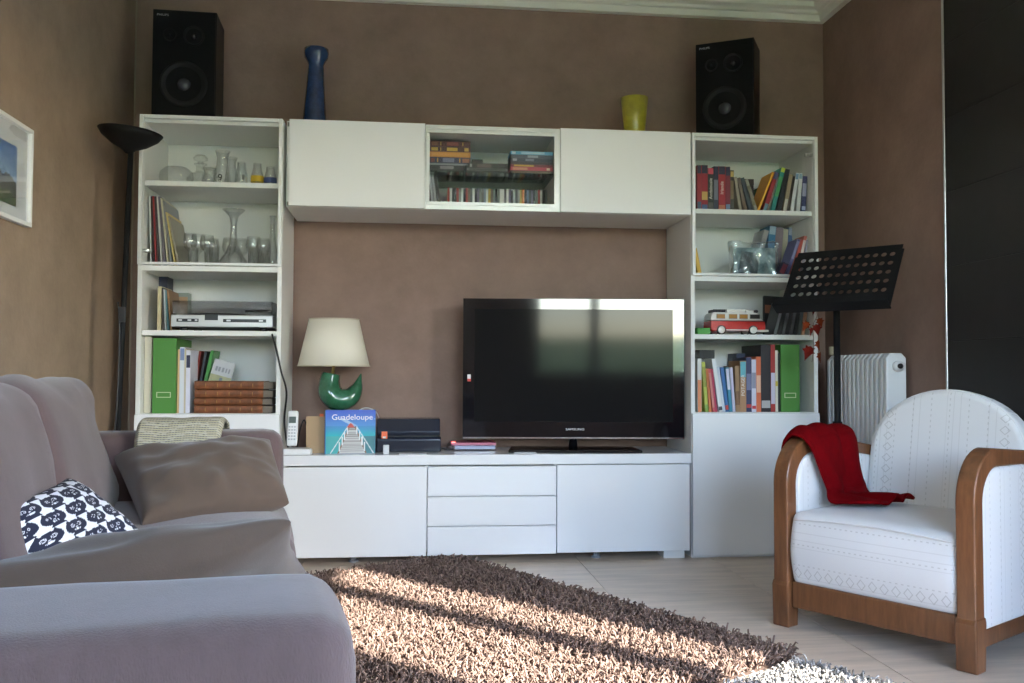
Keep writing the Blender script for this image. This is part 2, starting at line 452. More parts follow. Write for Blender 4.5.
tower(0.0, 'tall white cabinet with glassware behind its glass door, left of the television', SH_L, MID_L, LOW_L, -1, (1.34, 1.84))
tower(XT2, 'tall white bookcase full of books with glass upper door, right of the television', SH_R, MID_R, LOW_R, 1, (1.84, 1.34))

# wall-hung cabinets between the towers
OX = [0.614, 1.2135, 1.8125, 2.412]
OZ0 = 1.543
def wall_cabinet(k, label, glazed):
    x0, x1 = OX[k], OX[k + 1]
    t = thing('wall_cabinet', label, 'cabinet', (x0, 0, OZ0), group='wall cabinets above the television')
    W_ = x1 - x0 - 0.0005; H = ZT - OZ0 - 0.004
    GRY = M('cabinet_edge_grey', (0.55, 0.55, 0.53), rough=0.5)
    for a in (0, W_ - PT): box('side_panel', WHITE_IN, a, a + PT, 0, 0.395, 0, H, t)
    box('top_panel', WHITE_IN, PT, W_ - PT, 0, 0.395, H - 0.018, H, t)
    box('bottom_panel', WHITE_IN, PT, W_ - PT, 0, 0.395, 0, 0.018, t)
    box('back_panel', WHITE_IN, PT, W_ - PT, 0.388, 0.395, 0.018, H - 0.018, t)
    if not glazed:
        a0 = 0.012 if k == 0 else 0.001
        box('door', WHITE, a0, W_ - 0.001, -0.022, -0.002, 0.001, H + 0.004, t, 0.002)
        for z in (0.012, H - 0.014): box('hinge', M('grey_plastic', (0.2, 0.2, 0.19)), 0.003, 0.011, -0.004, 0.0, z - 0.010, z + 0.008, t)
    else:
        fr = MB()
        fr.box(0.001, 0.005, -0.018, -0.002, 0, H).box(W_ - 0.026, W_ - 0.001, -0.018, -0.002, 0, H)
        for za, zb in ((0.0, 0.018), (0.021, 0.034), (H - 0.034, H - 0.020), (H - 0.017, H)):
            fr.box(0.005, W_ - 0.026, -0.018, -0.002, za, zb)
        fr.box(0.005, W_ - 0.026, -0.012, -0.002, 0.018, 0.021).box(0.005, W_ - 0.026, -0.012, -0.002, H - 0.020, H - 0.017)
        gd = fr.build('glass_door', ALU, t)
        box('pane', CABGLASS, 0.005, W_ - 0.026, -0.009, -0.006, 0.034, H - 0.034, gd)
        box('shelf', M_glass('shelf_glass', (0.70, 0.80, 0.75), strength=0.08), PT + 0.001, W_ - PT - 0.001, 0.015, 0.385, 0.172, 0.178, t)
    return t
wall_cabinet(0, 'closed white wall cabinet under the blue vase', False)
wall_cabinet(1, 'glass-fronted wall cabinet holding rows of discs, between two closed ones', True)
wall_cabinet(2, 'closed white wall cabinet under the yellow cup', False)
GSH = OZ0 + 0.178      # top of the glass shelf
GBT = OZ0 + 0.018      # floor of the glazed cabinet

# low television bench
BX0, BX1 = 0.612, 2.408
BTOP = 0.468
tb = thing('tv_bench', 'long low white television bench with three middle drawers', 'tv bench', (0, 0, 0))
box('worktop', WHITE, BX0, BX1, -0.024, 0.398, 0.424, BTOP, tb, 0.0015)
cx1, cx2 = ax(427, 510, -0.02), ax(556.5, 505, -0.02)
for a in (BX0, cx1 - 0.009, cx2 - 0.009, BX1 - 0.018): box('side_panel', WHITE_IN, a, a + 0.018, 0, 0.395, 0.045, 0.423, tb)
box('bottom_panel', WHITE_IN, BX0 + 0.018, BX1 - 0.018, 0, 0.395, 0.0455, 0.062, tb)
box('back_panel', WHITE_IN, BX0 + 0.018, BX1 - 0.018, 0.385, 0.395, 0.062, 0.423, tb)
g = 0.0022
box('door', WHITE, BX0 + 0.001, cx1 - g, -0.022, -0.002, 0.032, 0.418, tb, 0.0015)
box('door', WHITE, cx2 + g, BX1 - 0.006, -0.022, -0.002, 0.036, 0.420, tb, 0.0015)
zz = [0.033, 0.160, 0.289, 0.421]
for a, b in zip(zz[:-1], zz[1:]):
    MB().prism([(-0.022, a), (-0.022, b - 0.010), (-0.014, b - 0.004), (-0.002, b - 0.004), (-0.002, a)], cx1 + g, cx2 - g, 'x').build('drawer', WHITE, tb, bevel=0.001, bseg=1)
box('plinth_block', WHITE_IN, 2.287, 2.383, -0.004, 0.10, 0.0, 0.045, tb, 0.001)
for lx in (0.915, 1.99):
    MB().lathe([(0, 0), (0.022, 0), (0.022, 0.006), (0.014, 0.010), (0.014, 0.046), (0, 0.046)], 14, (lx, 0.05, 0)).build('leg', M('grey_leg', (0.25, 0.25, 0.26), rough=0.4), tb)

# ---------------------------------------------------------------- sofa
SOFA = M('mauve_sofa_cloth', (0.100, 0.065, 0.066), rough=0.92, var=0.10, vscale=70, bump=0.22, bscale=600, stretch=(1, 1, 0.35), sheen=0.25)
SO = (0.2697, -3.5197, 0.0); SRZ = math.radians(9.5)
sofa = thing('sofa', 'mauve fabric three-seat sofa standing along the left wall', 'sofa', SO, SRZ)
rbox('base', SOFA, 0.84, 2.36, 0.20, 0.03, sofa, (0.43, 1.2, 0.16), n=8)
rbox('back_frame', SOFA, 0.20, 2.36, 0.60, 0.06, sofa, (0.10, 1.2, 0.36), n=10)
def armshape(p):
    p = np.array(p); return p
rbox('arm', SOFA, 0.862, 0.20, 0.60, 0.032, sofa, (0.431, 0.10, 0.345), n=16, puff=(0.008, 0.006, 0.0), wrinkle=0.004, wscale=5, seed=1)
rbox('arm', SOFA, 0.88, 0.20, 0.60, 0.045, sofa, (0.44, 2.30, 0.345), n=16, puff=(0.008, 0.006, 0.0), wrinkle=0.004, wscale=5, seed=2)
for k in range(3):
    s0 = 0.2 + 0.6667 * k
    c0, c1 = (0.2, 0.82, 1.44, 2.2)[k:k + 2]
    rbox('seat_cushion', SOFA, 0.68, 0.662, 0.19, 0.06, sofa, (0.55, s0 + 0.333, 0.355), n=14, puff=(0.01, 0, 0.022), wrinkle=0.005, wscale=4, seed=k + 3)
    rbox('back_cushion', SOFA, 0.17, c1 - c0 - 0.015, 0.40, 0.075, sofa, (0.310, (c0 + c1) / 2, 0.600), (0, math.radians(-14), 0), n=16, puff=(0.022, 0.0, 0.008), wrinkle=0.018, wscale=5.5, seed=k + 9)
for fx in (0.08, 0.78):
    for fy in (0.1, 2.3): box('foot', M('dark_foot', (0.03, 0.02, 0.015)), fx - 0.03, fx + 0.03, fy - 0.03, fy + 0.03, 0.0, 0.062, sofa)

def pillow(name, mat, corners, thick, label, n=40, wrinkle=0.008, seed=0, colfn=None, pinch=0.05, sag=0.0, parent=None):
    """corners BL, BR, TR, TL in world space; soft lens-shaped cushion between them"""
    BL, BR, TR, TL = [np.array(c, float) for c in corners]
    cen = (BL + BR + TR + TL) / 4
    nrm = np.cross((BR + TR - BL - TL), (TL + TR - BL - BR)); nrm /= np.linalg.norm(nrm)
    V = []; cols = []
    for side in (1, -1):
        for i in range(n):
            for j in range(n):
                a = math.sin((i / (n - 1) - 0.5) * math.pi); b = math.sin((j / (n - 1) - 0.5) * math.pi)
                aa = a * (1 - pinch * (1 - b * b)); bb = b * (1 - pinch * (1 - a * a))
                u_, v_ = (aa + 1) / 2, (bb + 1) / 2
                p = BL * (1 - u_) * (1 - v_) + BR * u_ * (1 - v_) + TR * u_ * v_ + TL * (1 - u_) * v_
                hgt = thick * max(0, (1 - a * a) * (1 - b * b)) ** 0.36
                p = p + nrm * side * hgt
                q = Vector((a * 1.6 + seed * 5, b * 1.6, side * 0.7 + seed))
                edge = max(abs(a), abs(b))
                wv = mnoise.noise(q * 1.6) * wrinkle + mnoise.noise(Vector((math.atan2(b, a) * 3.5, seed * 2.0, side))) * wrinkle * 1.0 * edge * edge * (1 - edge ** 8)
                p = p + nrm * wv * (1 - edge ** 10) * side
                V.append(p - cen)
                if colfn: cols.append(lin(colfn((a + 1) / 2, (b + 1) / 2)))
    F = grid_faces(n, n) + grid_faces(n, n, n * n, True)
    me = mesh(V, F)
    if colfn: set_cols(me, cols)
    bm = bmesh.new(); bm.from_mesh(me); bmesh.ops.remove_doubles(bm, verts=bm.verts, dist=0.0004); bmesh.ops.recalc_face_normals(bm, faces=bm.faces); bm.to_mesh(me); bm.free()
    o = link(name, me, mat, None, smooth=True); o.location = cen
    return tag(o, label, 'cushion')

BROWN = M('brown_cushion_cloth', (0.074, 0.049, 0.035), rough=0.9, var=0.08, vscale=20, bump=0.12, bscale=500, sheen=0.2)
pA = [at(142, 524, 1, -1.80), at(289, 503, 1, -1.52), at(270, 441, 1, -1.30), at(114, 458, 1, -1.46)]
pillow('cushion', BROWN, pA, 0.078, 'taupe brown cushion leaning on the far sofa arm', seed=1, wrinkle=0.020, n=56, pinch=0.04)
pB = [(0.45, -2.80, 0.48), tuple(at(306, 572, 1, -2.60)), tuple(at(291, 522, 1, -2.88)), (0.45, -3.10, 0.512)]
pillow('cushion', BROWN, pB, 0.062, 'taupe brown cushion lying behind the near sofa arm', seed=4, wrinkle=0.018, n=56, pinch=0.035)

def cat_print(u, v):
    n = 4.4
    gy = v * n * 1.25; row = math.floor(gy); fy = gy - row - 0.5
    gx = u * n + 0.5 * (row % 2); fx = gx - math.floor(gx) - 0.5
    NAVY, WH = (22, 28, 52), (226, 228, 236)
    e = lambda cx, cy, rx, ry: ((fx - cx) / rx) ** 2 + ((fy - cy) / ry) ** 2
    for s in (-1, 1):
        d = e(0.16 * s, 0.10, 0.095, 0.10)
        if d < 1: return NAVY if (0.25 < d < 0.62 or e(0.16 * s, 0.10, 0.03, 0.06) < 1) else WH
    if e(0, -0.17, 0.14, 0.06) < 1: return NAVY if abs((fx * 22) % 1 - 0.5) < 0.2 else WH
    if e(0, -0.03, 0.035, 0.03) < 1: return WH
    if e(0, 0.02, 0.465, 0.40) < 1: return NAVY
    for s in (-1, 1):
        if fy > 0.2 and abs(fx - 0.27 * s) < 0.5 * (0.52 - fy): return NAVY
    if fy < -0.2 and abs(fx) < 0.30 - 0.5 * (fy + 0.5): return NAVY
    return WH
pC = [at(35, 600, 1, -2.44), at(150, 545, 1, -2.02), at(66, 479, 1, -2.02), at(-8, 512, 1, -2.48)]
pillow('cushion', M_attr('cat_print_cloth', rough=0.9), pC, 0.05, 'navy and white cushion printed with cat faces', n=200, seed=7, colfn=cat_print, wrinkle=0.005, pinch=0.07)

# folded striped blanket over the far arm
def stripe(u, v):
    k = (v * 9.0 + 0.10 * math.sin(u * 7) + 0.03 * math.sin(u * 60)) % 1
    if k < 0.34: return (84, 82, 80) if math.sin(u * 190) > -0.55 else (140, 136, 122)
    if k < 0.58: return (172, 167, 148)
    if k < 0.72: return (164, 156, 118)
    return (172, 168, 152)
def to_world_sofa(t, s, z):
    c, s_ = math.cos(SRZ), math.sin(SRZ)
    return np.array([SO[0] + t * c - s * s_, SO[1] + t * s_ + s * c, z])
path = smooth_path([(2.41, 0.47), (2.415, 0.58), (2.385, 0.655), (2.31, 0.672), (2.22, 0.672), (2.185, 0.645), (2.170, 0.615), (2.164, 0.585), (2.160, 0.565)], 26)
nu, nv = 130, len(path)
V = []; cols = []
for i in range(nu):
    u_ = i / (nu - 1)
    for j, (s_, z_) in enumerate(path):
        v_ = j / (nv - 1)
        t_ = 0.470 + 0.250 * u_ - 0.02 * v_ * u_ + 0.006 * math.sin(v_ * 6)
        dz = 0.0015 * math.sin(u_ * 9 + v_ * 3) + 0.003 * mnoise.noise(Vector((u_ * 5, v_ * 5, 0)))
        rr = 0.012 * (1 - max(0, (abs(u_ - 0.5) - 0.44) / 0.06) ** 2)
        V.append(to_world_sofa(t_, s_ + (-rr if v_ > 0.55 else 0) + (rr if v_ < 0.25 else 0), z_ + dz + rr)); cols.append(lin(stripe(u_, v_ * 4.4)))
me = mesh(np.array(V) - to_world_sofa(0.5, 2.3, 0.64), grid_faces(nu, nv)); set_cols(me, cols)
bl = link('folded_blanket', me, M_attr('striped_knit', rough=0.95), None, True)
bl.location = to_world_sofa(0.5, 2.3, 0.64)
md = bl.modifiers.new('solid', 'SOLIDIFY'); md.thickness = 0.010; md.offset = 1
tag(bl, 'cream and grey striped knitted blanket folded over the far sofa arm', 'blanket')

# ---------------------------------------------------------------- armchair
def M_cloth(name, axis, diamonds):
    """off-white woven cloth; fine stripes run across `axis`, rows of diamonds at the given offsets"""
    m = bpy.data.materials.new(name); m.use_nodes = True; n = m.node_tree; b = n.nodes['Principled BSDF']
    b.inputs['Roughness'].default_value = 0.9; b.inputs['Sheen Weight'].default_value = 0.15
    L = n.links.new
    tc = n.nodes.new('ShaderNodeTexCoord'); sp = n.nodes.new('ShaderNodeSeparateXYZ'); L(tc.outputs['Object'], sp.inputs[0])
    def math_(op, a, bb=None, c=None):
        q = n.nodes.new('ShaderNodeMath'); q.operation = op
        for i, v in enumerate((a, bb, c)):
            if v is None: continue
            if isinstance(v, (int, float)): q.inputs[i].default_value = v
            else: L(v, q.inputs[i])
        return q.outputs[0]
    X = sp.outputs['X']; Z = sp.outputs['Z']
    P, Q = (X, Z) if axis == 'x' else ((sp.outputs['Y'], Z) if axis == 'y' else (Z, X))
    aP = math_('ABSOLUTE', P) if axis == 'x' else P
    total = None
    fine = math_('MULTIPLY', math_('GREATER_THAN', math_('SINE', math_('MULTIPLY', P, 260.0)), 0.93), 0.35)
    band = math_('GREATER_THAN', math_('SINE', math_('MULTIPLY', P, 48.0)), 0.25)
    total = math_('MULTIPLY', fine, band)
    dots = math_('MULTIPLY', math_('GREATER_THAN', math_('SINE', math_('MULTIPLY', Q, 330.0)), 0.3), math_('GREATER_THAN', math_('SINE', math_('MULTIPLY', P, 95.0)), 0.985))
    total = math_('ADD', total, math_('MULTIPLY', dots, 0.7))
    for d in diamonds:
        fz = math_('ABSOLUTE', math_('SUBTRACT', math_('FRACT', math_('MULTIPLY', Q, 26.0)), 0.5))
        man = math_('ADD', math_('MULTIPLY', fz, 0.045), math_('ABSOLUTE', math_('SUBTRACT', aP, d)))
        ring = math_('LESS_THAN', math_('ABSOLUTE', math_('SUBTRACT', man, 0.016)), 0.0022)
        total = math_('ADD', total, math_('MULTIPLY', ring, 0.8))
    total = math_('MINIMUM', total, 1.0)
    mx = n.nodes.new('ShaderNodeMix'); mx.data_type = 'RGBA'
    mx.inputs['A'].default_value = (0.72, 0.71, 0.71, 1); mx.inputs['B'].default_value = (0.50, 0.48, 0.47, 1)
    L(total, mx.inputs['Factor']); L(mx.outputs['Result'], b.inputs['Base Color'])
    tn = n.nodes.new('ShaderNodeTexNoise'); tn.inputs['Scale'].default_value = 400; L(tc.outputs['Object'], tn.inputs['Vector'])
    h = math_('ADD', tn.outputs[0], math_('MULTIPLY', total, 0.8))
    bp = n.nodes.new('ShaderNodeBump'); bp.inputs['Strength'].default_value = 0.35; bp.inputs['Distance'].default_value = 0.003
    L(h, bp.inputs['Height']); L(bp.outputs[0], b.inputs['Normal'])
    return m
CLOTH_V = M_cloth('woven_cream_back', 'x', [0.205])
CLOTH_S = M_cloth('woven_cream_seat', 'z', [-0.075])
CLOTH_P = M_cloth('woven_cream_side', 'y', [0.30])
WOOD = M('walnut_brown_wood', (0.165, 0.066, 0.027), rough=0.33, var=0.35, vscale=6, stretch=(9, 9, 1.2), bump=0.08, bscale=60, coat=0.2)
ARM_RZ = math.radians(-57.5)
ac = thing('armchair', 'white woven armchair with curved brown wooden arms, red throw on one arm', 'armchair', (2.552, -1.362, 0), ARM_RZ)
ac.scale = (0.965, 1, 1)
AD = 0.56   # depth
def arc(cx, cz, r, a0, a1, n=9, rz=None):
    rz = rz or r
    return [(cx + r * math.cos(math.radians(a0 + (a1 - a0) * i / n)), cz + rz * math.sin(math.radians(a0 + (a1 - a0) * i / n))) for i in range(n + 1)]
for s in (-1, 1):
    x0, x1 = sorted((s * 0.283, s * 0.340))
    outer = [(-0.030, 0.14)] + arc(0.115, 0.465, 0.145, 180, 95, 10, 0.150) + [(0.30, 0.600), (AD, 0.560)]
    inner = [(AD, 0.520), (0.30, 0.558)] + arc(0.120, 0.462, 0.098, 95, 180, 10, 0.100) + [(0.024, 0.14)]
    MB().prism(outer + inner, x0, x1, 'x').build('arm', WOOD, ac, bevel=0.006, bseg=3)
    MB().prism([(-0.031, 0.0), (-0.036, 0.135), (-0.029, 0.150), (0.026, 0.150), (0.030, 0.135), (0.024, 0.0)], x0 - 0.003, x1 + 0.003, 'x').build('leg', WOOD, ac, bevel=0.005, bseg=2)
    MB().prism([(AD - 0.06, 0.14), (AD, 0.14), (AD + 0.02, 0.0), (AD - 0.03, 0.0)], x0, x1, 'x').build('leg', WOOD, ac, bevel=0.004)
    box('side_rail', WOOD, s * 0.310 - 0.018, s * 0.310 + 0.018, 0.028, AD - 0.055, 0.058, 0.108, ac, 0.004)
    # upholstered side inside the wooden hoop
    pan = [(0.027, 0.106), (AD - 0.002, 0.106), (AD - 0.002, 0.525), (0.30, 0.56)] + arc(0.123, 0.463, 0.096, 92, 180, 8, 0.098)
    MB().prism(pan, s * 0.305 - 0.026, s * 0.305 + 0.026, 'x').build('side_panel', CLOTH_P, ac, bevel=0.012, bseg=3)
box('front_rail', WOOD, -0.276, 0.276, -0.018, 0.012, 0.066, 0.150, ac, 0.005)
box('back_rail', WOOD, -0.276, 0.276, AD - 0.05, AD - 0.02, 0.066, 0.14, ac, 0.004)
def seatshape(p):
    x, y, z = p
    if y < -0.1: x = x * (1 + 0.012 * math.cos((z) * 20)); y = y - 0.012 * math.sin((z + 0.1) * 16)
    return (x, y, z)
rbox('seat', CLOTH_S, 0.560, 0.50, 0.235, 0.022, ac, (0, 0.235, 0.258), n=22, puff=(0.0, 0.006, 0.018), wrinkle=0.002, wscale=6, shape=seatshape)
# seam piping round the seat front
pp = [(-0.264, -0.018, 0.352), (-0.15, -0.021, 0.360), (0, -0.022, 0.364), (0.15, -0.021, 0.360), (0.264, -0.018, 0.352)]
MB().tube([tuple(p) for p in smooth_path(pp, 6)], 0.0035, 6).build('piping', CLOTH_P, ac, True)
bx = thing('backrest_tmp', None, None)
bpoly = [(-0.272, 0.0), (0.272, 0.0)] + arc(0, 0.285, 0.278, 0, 180, 26, 0.215)
mbk = MB().prism(bpoly, 0.0, 0.10, 'y')
bk = mbk.build('backrest', CLOTH_V, ac, True, bevel=0.028, bseg=5)
bk.location = (0, 0.415, 0.285); bk.rotation_euler = (math.radians(-9), 0, 0)
bk.modifiers.new('wn', 'WEIGHTED_NORMAL')
bpy.data.objects.remove(bx)
pip = [(x, 0.012, z) for x, z in [(p[0] * 0.972, p[1] * 0.985) for p in [(0.278, 0.03)] + arc(0, 0.285, 0.278, 0, 180, 26, 0.215) + [(-0.278, 0.03)]]]
MB().tube(pip, 0.005, 6).build('piping', CLOTH_P, bk, True)

# red throw
RED = M('red_fleece', (0.135, 0.0012, 0.003), rough=0.95, var=0.15, vscale=25, bump=0.4, bscale=250, spec=0.05)
keys = [(-0.374, 0.40, 0.10, 0.28), (-0.370, 0.50, 0.08, 0.30), (-0.360, 0.585, 0.05, 0.32), (-0.335, 0.622, 0.045, 0.335), (-0.305, 0.630, 0.045, 0.34), (-0.272, 0.614, 0.055, 0.345),
        (-0.256, 0.565, 0.075, 0.345), (-0.248, 0.500, 0.105, 0.35), (-0.238, 0.440, 0.125, 0.355), (-0.205, 0.396, 0.095, 0.340), (-0.15, 0.392, 0.090, 0.34), (-0.09, 0.394, 0.105, 0.345), (-0.045, 0.396, 0.14, 0.35)]
P_ = smooth_path(keys, 7); nv = 46; V = []
for i, (x, z, y0, y1) in enumerate(P_):
    a = i / (len(P_) - 1)
    for j in range(nv):
        b = j / (nv - 1)
        zz_ = z; xx_ = x
        fold = 0.016 * math.sin(b * 6.5 + a * 5.0) + 0.006 * math.sin(b * 14 - a * 6)
        amp = 0.25 + 0.75 * min(1, max(0, (a - 0.35) * 3))
        if a > 0.68: zz_ += abs(fold) * 1.2 * amp
        else: xx_ += abs(fold) * amp * (1 if a > 0.45 else 0); zz_ += (abs(fold) * 0.5 if 0.2 < a < 0.5 else 0)
        drop = 0.0
        yy = y0 + (y1 - y0) * b
        # top of the wooden arm falls away at the front curve
        if a < 0.5 and yy < 0.10: zz_ -= 0.9 * (0.10 - yy) ** 1.3
        edge = min(b, 1 - b) * 12
        V.append((xx_, yy + 0.01 * math.sin(a * 9), zz_ + 0.006 * min(1, edge)))
me = mesh(V, grid_faces(len(P_), nv))
cc = Vector((-0.305, 0.18, 0.63))
for v in me.vertices: v.co -= cc
th = link('throw_blanket', me, RED, None, True)
th.rotation_euler = (0, 0, ARM_RZ); th.scale = (0.965, 1, 1)
th.location = Matrix.Rotation(ARM_RZ, 3, 'Z') @ Vector((cc.x * 0.965, cc.y, cc.z)) + Vector((2.552, -1.362, 0))
md = th.modifiers.new('solid', 'SOLIDIFY'); md.thickness = 0.012; md.offset = 1
md = th.modifiers.new('sub', 'SUBSURF'); md.levels = 1; md.render_levels = 1
tag(th, 'dark red fleece throw draped over the left arm of the armchair', 'throw')

# ---------------------------------------------------------------- rugs
def shag(name, label, corner, e1, e2, L1, L2, c_lo, c_hi, dens, length, rad, skip=None):
    t = thing(name, label, 'rug', (*corner, 0))
    e1 = np.array(e1); e2 = np.array(e2)
    pts = [np.array((0, 0)), e1 * L1, e1 * L1 + e2 * L2, e2 * L2]
    MB().prism([tuple(p) for p in pts], 0.0005, 0.008, 'z').build('backing', M(name + '_backing', tuple(0.5 * c for c in c_lo), rough=1), t)
    n1, n2 = int(L1 * dens), int(L2 * dens)
    A, B = np.meshgrid((np.arange(n1) + .5) / n1, (np.arange(n2) + .5) / n2)
    A = A.ravel() + rng.uniform(-.5, .5, A.size) / n1; B = B.ravel() + rng.uniform(-.5, .5, B.size) / n2
    A = np.clip(A, 0.002, 0.998); B = np.clip(B, 0.002, 0.998)
    base = A[:, None] * L1 * e1 + B[:, None] * L2 * e2
    N = len(base)
    th_ = rng.uniform(0, 2 * np.pi, N)
    ln = length * rng.uniform(0.7, 1.15, N); out = rng.uniform(0.35, 0.95, N) * ln
    hgt = np.sqrt(np.maximum(ln ** 2 - out ** 2, (0.28 * ln) ** 2))
    if skip is not None:
        low = skip(base + np.array(corner)); hgt = np.where(low, np.minimum(hgt, 0.016), hgt)
    dirx, diry = np.cos(th_), np.sin(th_)
    rings = []
    for k, (fo, fh, fr) in enumerate(((0, 0, 1.0), (0.30, 0.62, 1.15), (0.72, 0.98, 1.0), (1.0, 0.92, 0.55))):
        cx = base[:, 0] + dirx * out * fo; cy = base[:, 1] + diry * out * fo; cz = 0.004 + hgt * fh
        for a in range(3):
            ang = th_ + np.pi / 2
            ca, sa = math.cos(a * 2.094), math.sin(a * 2.094)
            ox = np.cos(ang) * ca * rad * fr; oy = np.sin(ang) * ca * rad * fr; oz = sa * rad * fr
            rings.append(np.stack([cx + ox - dirx * sa * rad * fr * 0.5, cy + oy - diry * sa * rad * fr * 0.5, np.maximum(cz + oz, 0.001)], 1))
    V = np.stack(rings, 1)          # N,12,3
    fs = []
    for k in range(3):
        for a in range(3):
            b = (a + 1) % 3
            fs.append((k * 3 + a, k * 3 + b, k * 3 + 3 + b, k * 3 + 3 + a))
    fs = np.array(fs)
    F = (fs[None] + (np.arange(N) * 12)[:, None, None]).reshape(-1, 4)
    me = bpy.data.meshes.new('pile')
    me.vertices.add(N * 12); me.vertices.foreach_set('co', V.reshape(-1).astype(np.float32))
    me.loops.add(F.size); me.loops.foreach_set('vertex_index', F.ravel().astype(np.int32))
    me.polygons.add(len(F)); me.polygons.foreach_set('loop_start', (np.arange(len(F)) * 4).astype(np.int32)); me.polygons.foreach_set('loop_total', np.full(len(F), 4, np.int32))
    me.update(calc_edges=True)
    k = rng.uniform(0, 1, N)[:, None]
    cols = np.array(c_lo) * (1 - k) + np.array(c_hi) * k
    set_cols(me, np.repeat(cols, 12, 0))
    me.shade_smooth()
    o = link('pile', me, M_attr('shag_yarn', rough=0.85), t)
    o['kind'] = 'stuff'
    return t
RA = (2.265, -1.47); RE1 = (-0.532, 0.847); RE2 = (-0.847, -0.532)
shag('shag_rug', 'brown shaggy rug lying in front of the television bench', RA, RE1, RE2, 1.74, 1.28, (0.115, 0.072, 0.055), (0.30, 0.205, 0.165), 118, 0.046, 0.0029,
     skip=lambda p: p[:, 1] > -0.05)
shag('shag_rug', 'light grey shaggy rug at the corner of the brown rug', (2.262, -1.535), (0.532, -0.847), RE2, 0.75, 0.55, (0.22, 0.21, 0.20), (0.50, 0.48, 0.46), 110, 0.034, 0.0030)

# ---------------------------------------------------------------- television
tl = (ax(463, 370, 0.17), 0.17); tr = (ax(684, 368, 0.075), 0.075)
tv_w = math.hypot(tr[0] - tl[0], tr[1] - tl[1]); tv_rz = math.atan2(tr[1] - tl[1], tr[0] - tl[0])
tcx, tcy = (tl[0] + tr[0]) / 2, (tl[1] + tr[1]) / 2
tv = thing('television', 'large black flat-screen television standing on the white bench', 'television', (tcx, tcy, BTOP), tv_rz)
z0 = az(573, 439, tcy) - BTOP; z1 = az(573, 299, tcy) - BTOP
hw = tv_w / 2
m_ = MB().box(-hw, hw, 0.004, 0.05, z0, z1)
m_.box(-hw + 0.12, hw - 0.12, 0.05, 0.085, z0 + 0.08, z1 - 0.08)
m_.build('housing', BLACK, tv, bevel=0.006, bseg=2)
SX0, SX1, SZ0, SZ1 = -hw + 0.052, hw - 0.052, z0 + 0.078, z1 - 0.048
bz = MB().box(-hw, SX0, -0.004, 0.004, z0, z1).box(SX1, hw, -0.004, 0.004, z0, z1).box(SX0, SX1, -0.004, 0.004, z0, SZ0).box(SX0, SX1, -0.004, 0.004, SZ1, z1)
bz.build('bezel', GLOSSB, tv)
box('screen', M('lcd_screen', (0.010, 0.010, 0.011), rough=0.07, spec=0.16), SX0, SX1, -0.001, 0.004, SZ0, SZ1, tv)
box('chrome_strip', CHROME, -hw + 0.002, hw - 0.002, -0.0055, -0.0035, z0 + 0.002, z0 + 0.008, tv)
text('brand_lettering', 'SAMSUNG', 0.0145, M('badge_silver', (0.75, 0.75, 0.76), rough=0.4), tv, (0.006, -0.0045, z0 + 0.044), (math.pi / 2, 0, 0), xs=1.3)
box('sticker', M8('sticker_white', (220, 215, 215)), -hw + 0.020, -hw + 0.036, -0.0047, -0.0038, 0.33, 0.35, tv)
box('sticker', M8('sticker_red', (200, 60, 50)), -hw + 0.020, -hw + 0.036, -0.0047, -0.0038, 0.318, 0.33, tv)
MB().tube([(0, 0.035, 0.012), (0, 0.035, z0 + 0.05)], 0.034, 20, 0.6).build('stand_neck', GLOSSB, tv, True)
bp_ = [(-0.30, -0.105), (0.30, -0.105), (0.285, 0.12), (-0.285, 0.12)]
MB().prism(bp_, 0.0005, 0.014, 'z').build('stand_base', GLOSSB, tv, bevel=0.004)

# ---------------------------------------------------------------- things on the bench
# table lamp
GREEN = M('green_glazed_ceramic', (0.022, 0.13, 0.050), rough=0.10, var=0.45, vscale=14, coat=0.8, var2=(0.05, 0.20, 0.11))
lx, ly = ax(336, 400, 0.23), 0.23
lamp = thing('table_lamp', 'table lamp with green swan-shaped ceramic foot and cream shade', 'lamp', (lx, ly, BTOP))
zf = 0.185
prof_f = [(0, 0), (0.062, 0), (0.062, 0.010), (0.045, 0.025), (0.032, 0.07), (0.032, zf - 0.03), (0.045, zf)]
MB().lathe(prof_f, 24).build('pedestal', GREEN, lamp, True)
pth = smooth_path([(-0.0230, 0.3526, 0.0414), (-0.0299, 0.3112, 0.0483), (-0.0276, 0.2698, 0.0552), (-0.0046, 0.2399, 0.0552), (0.0322, 0.2330, 0.0506), (0.0690, 0.2491, 0.0437), (0.0920, 0.2836, 0.0299), (0.1035, 0.3204, 0.0138), (0.1127, 0.3526, 0.0023)], 6)
MB().tube([(p[0], 0, p[1]) for p in pth], [p[2] for p in pth], 20, 1.15, up=(1, 0, 0)).build('swan_body', GREEN, lamp, True)
MB().tube([(-0.02, 0, 0.32), (-0.01, 0, 0.40), (0.0, 0, 0.50)], 0.008, 10).build('stem', M('brass', (0.5, 0.36, 0.14), rough=0.3, metal=1), lamp, True)
sz0, sz1 = az(334, 366, ly) - BTOP, az(334, 319.5, ly) - BTOP
r0 = (ax(370, 366, ly) - ax(298, 366, ly)) / 2; r1 = (ax(359.5, 319, ly) - ax(309.5, 319, ly)) / 2
SHADE = M('cream_lampshade', (0.78, 0.72, 0.60), rough=0.9)
scx = ax(334, 345, ly) - lx
sh = MB().lathe([(r0, sz0), (r1, sz1)], 48, (scx, 0, 0)).build('lamp_shade', SHADE, lamp, True)
md = sh.modifiers.new('solid', 'SOLIDIFY'); md.thickness = 0.002
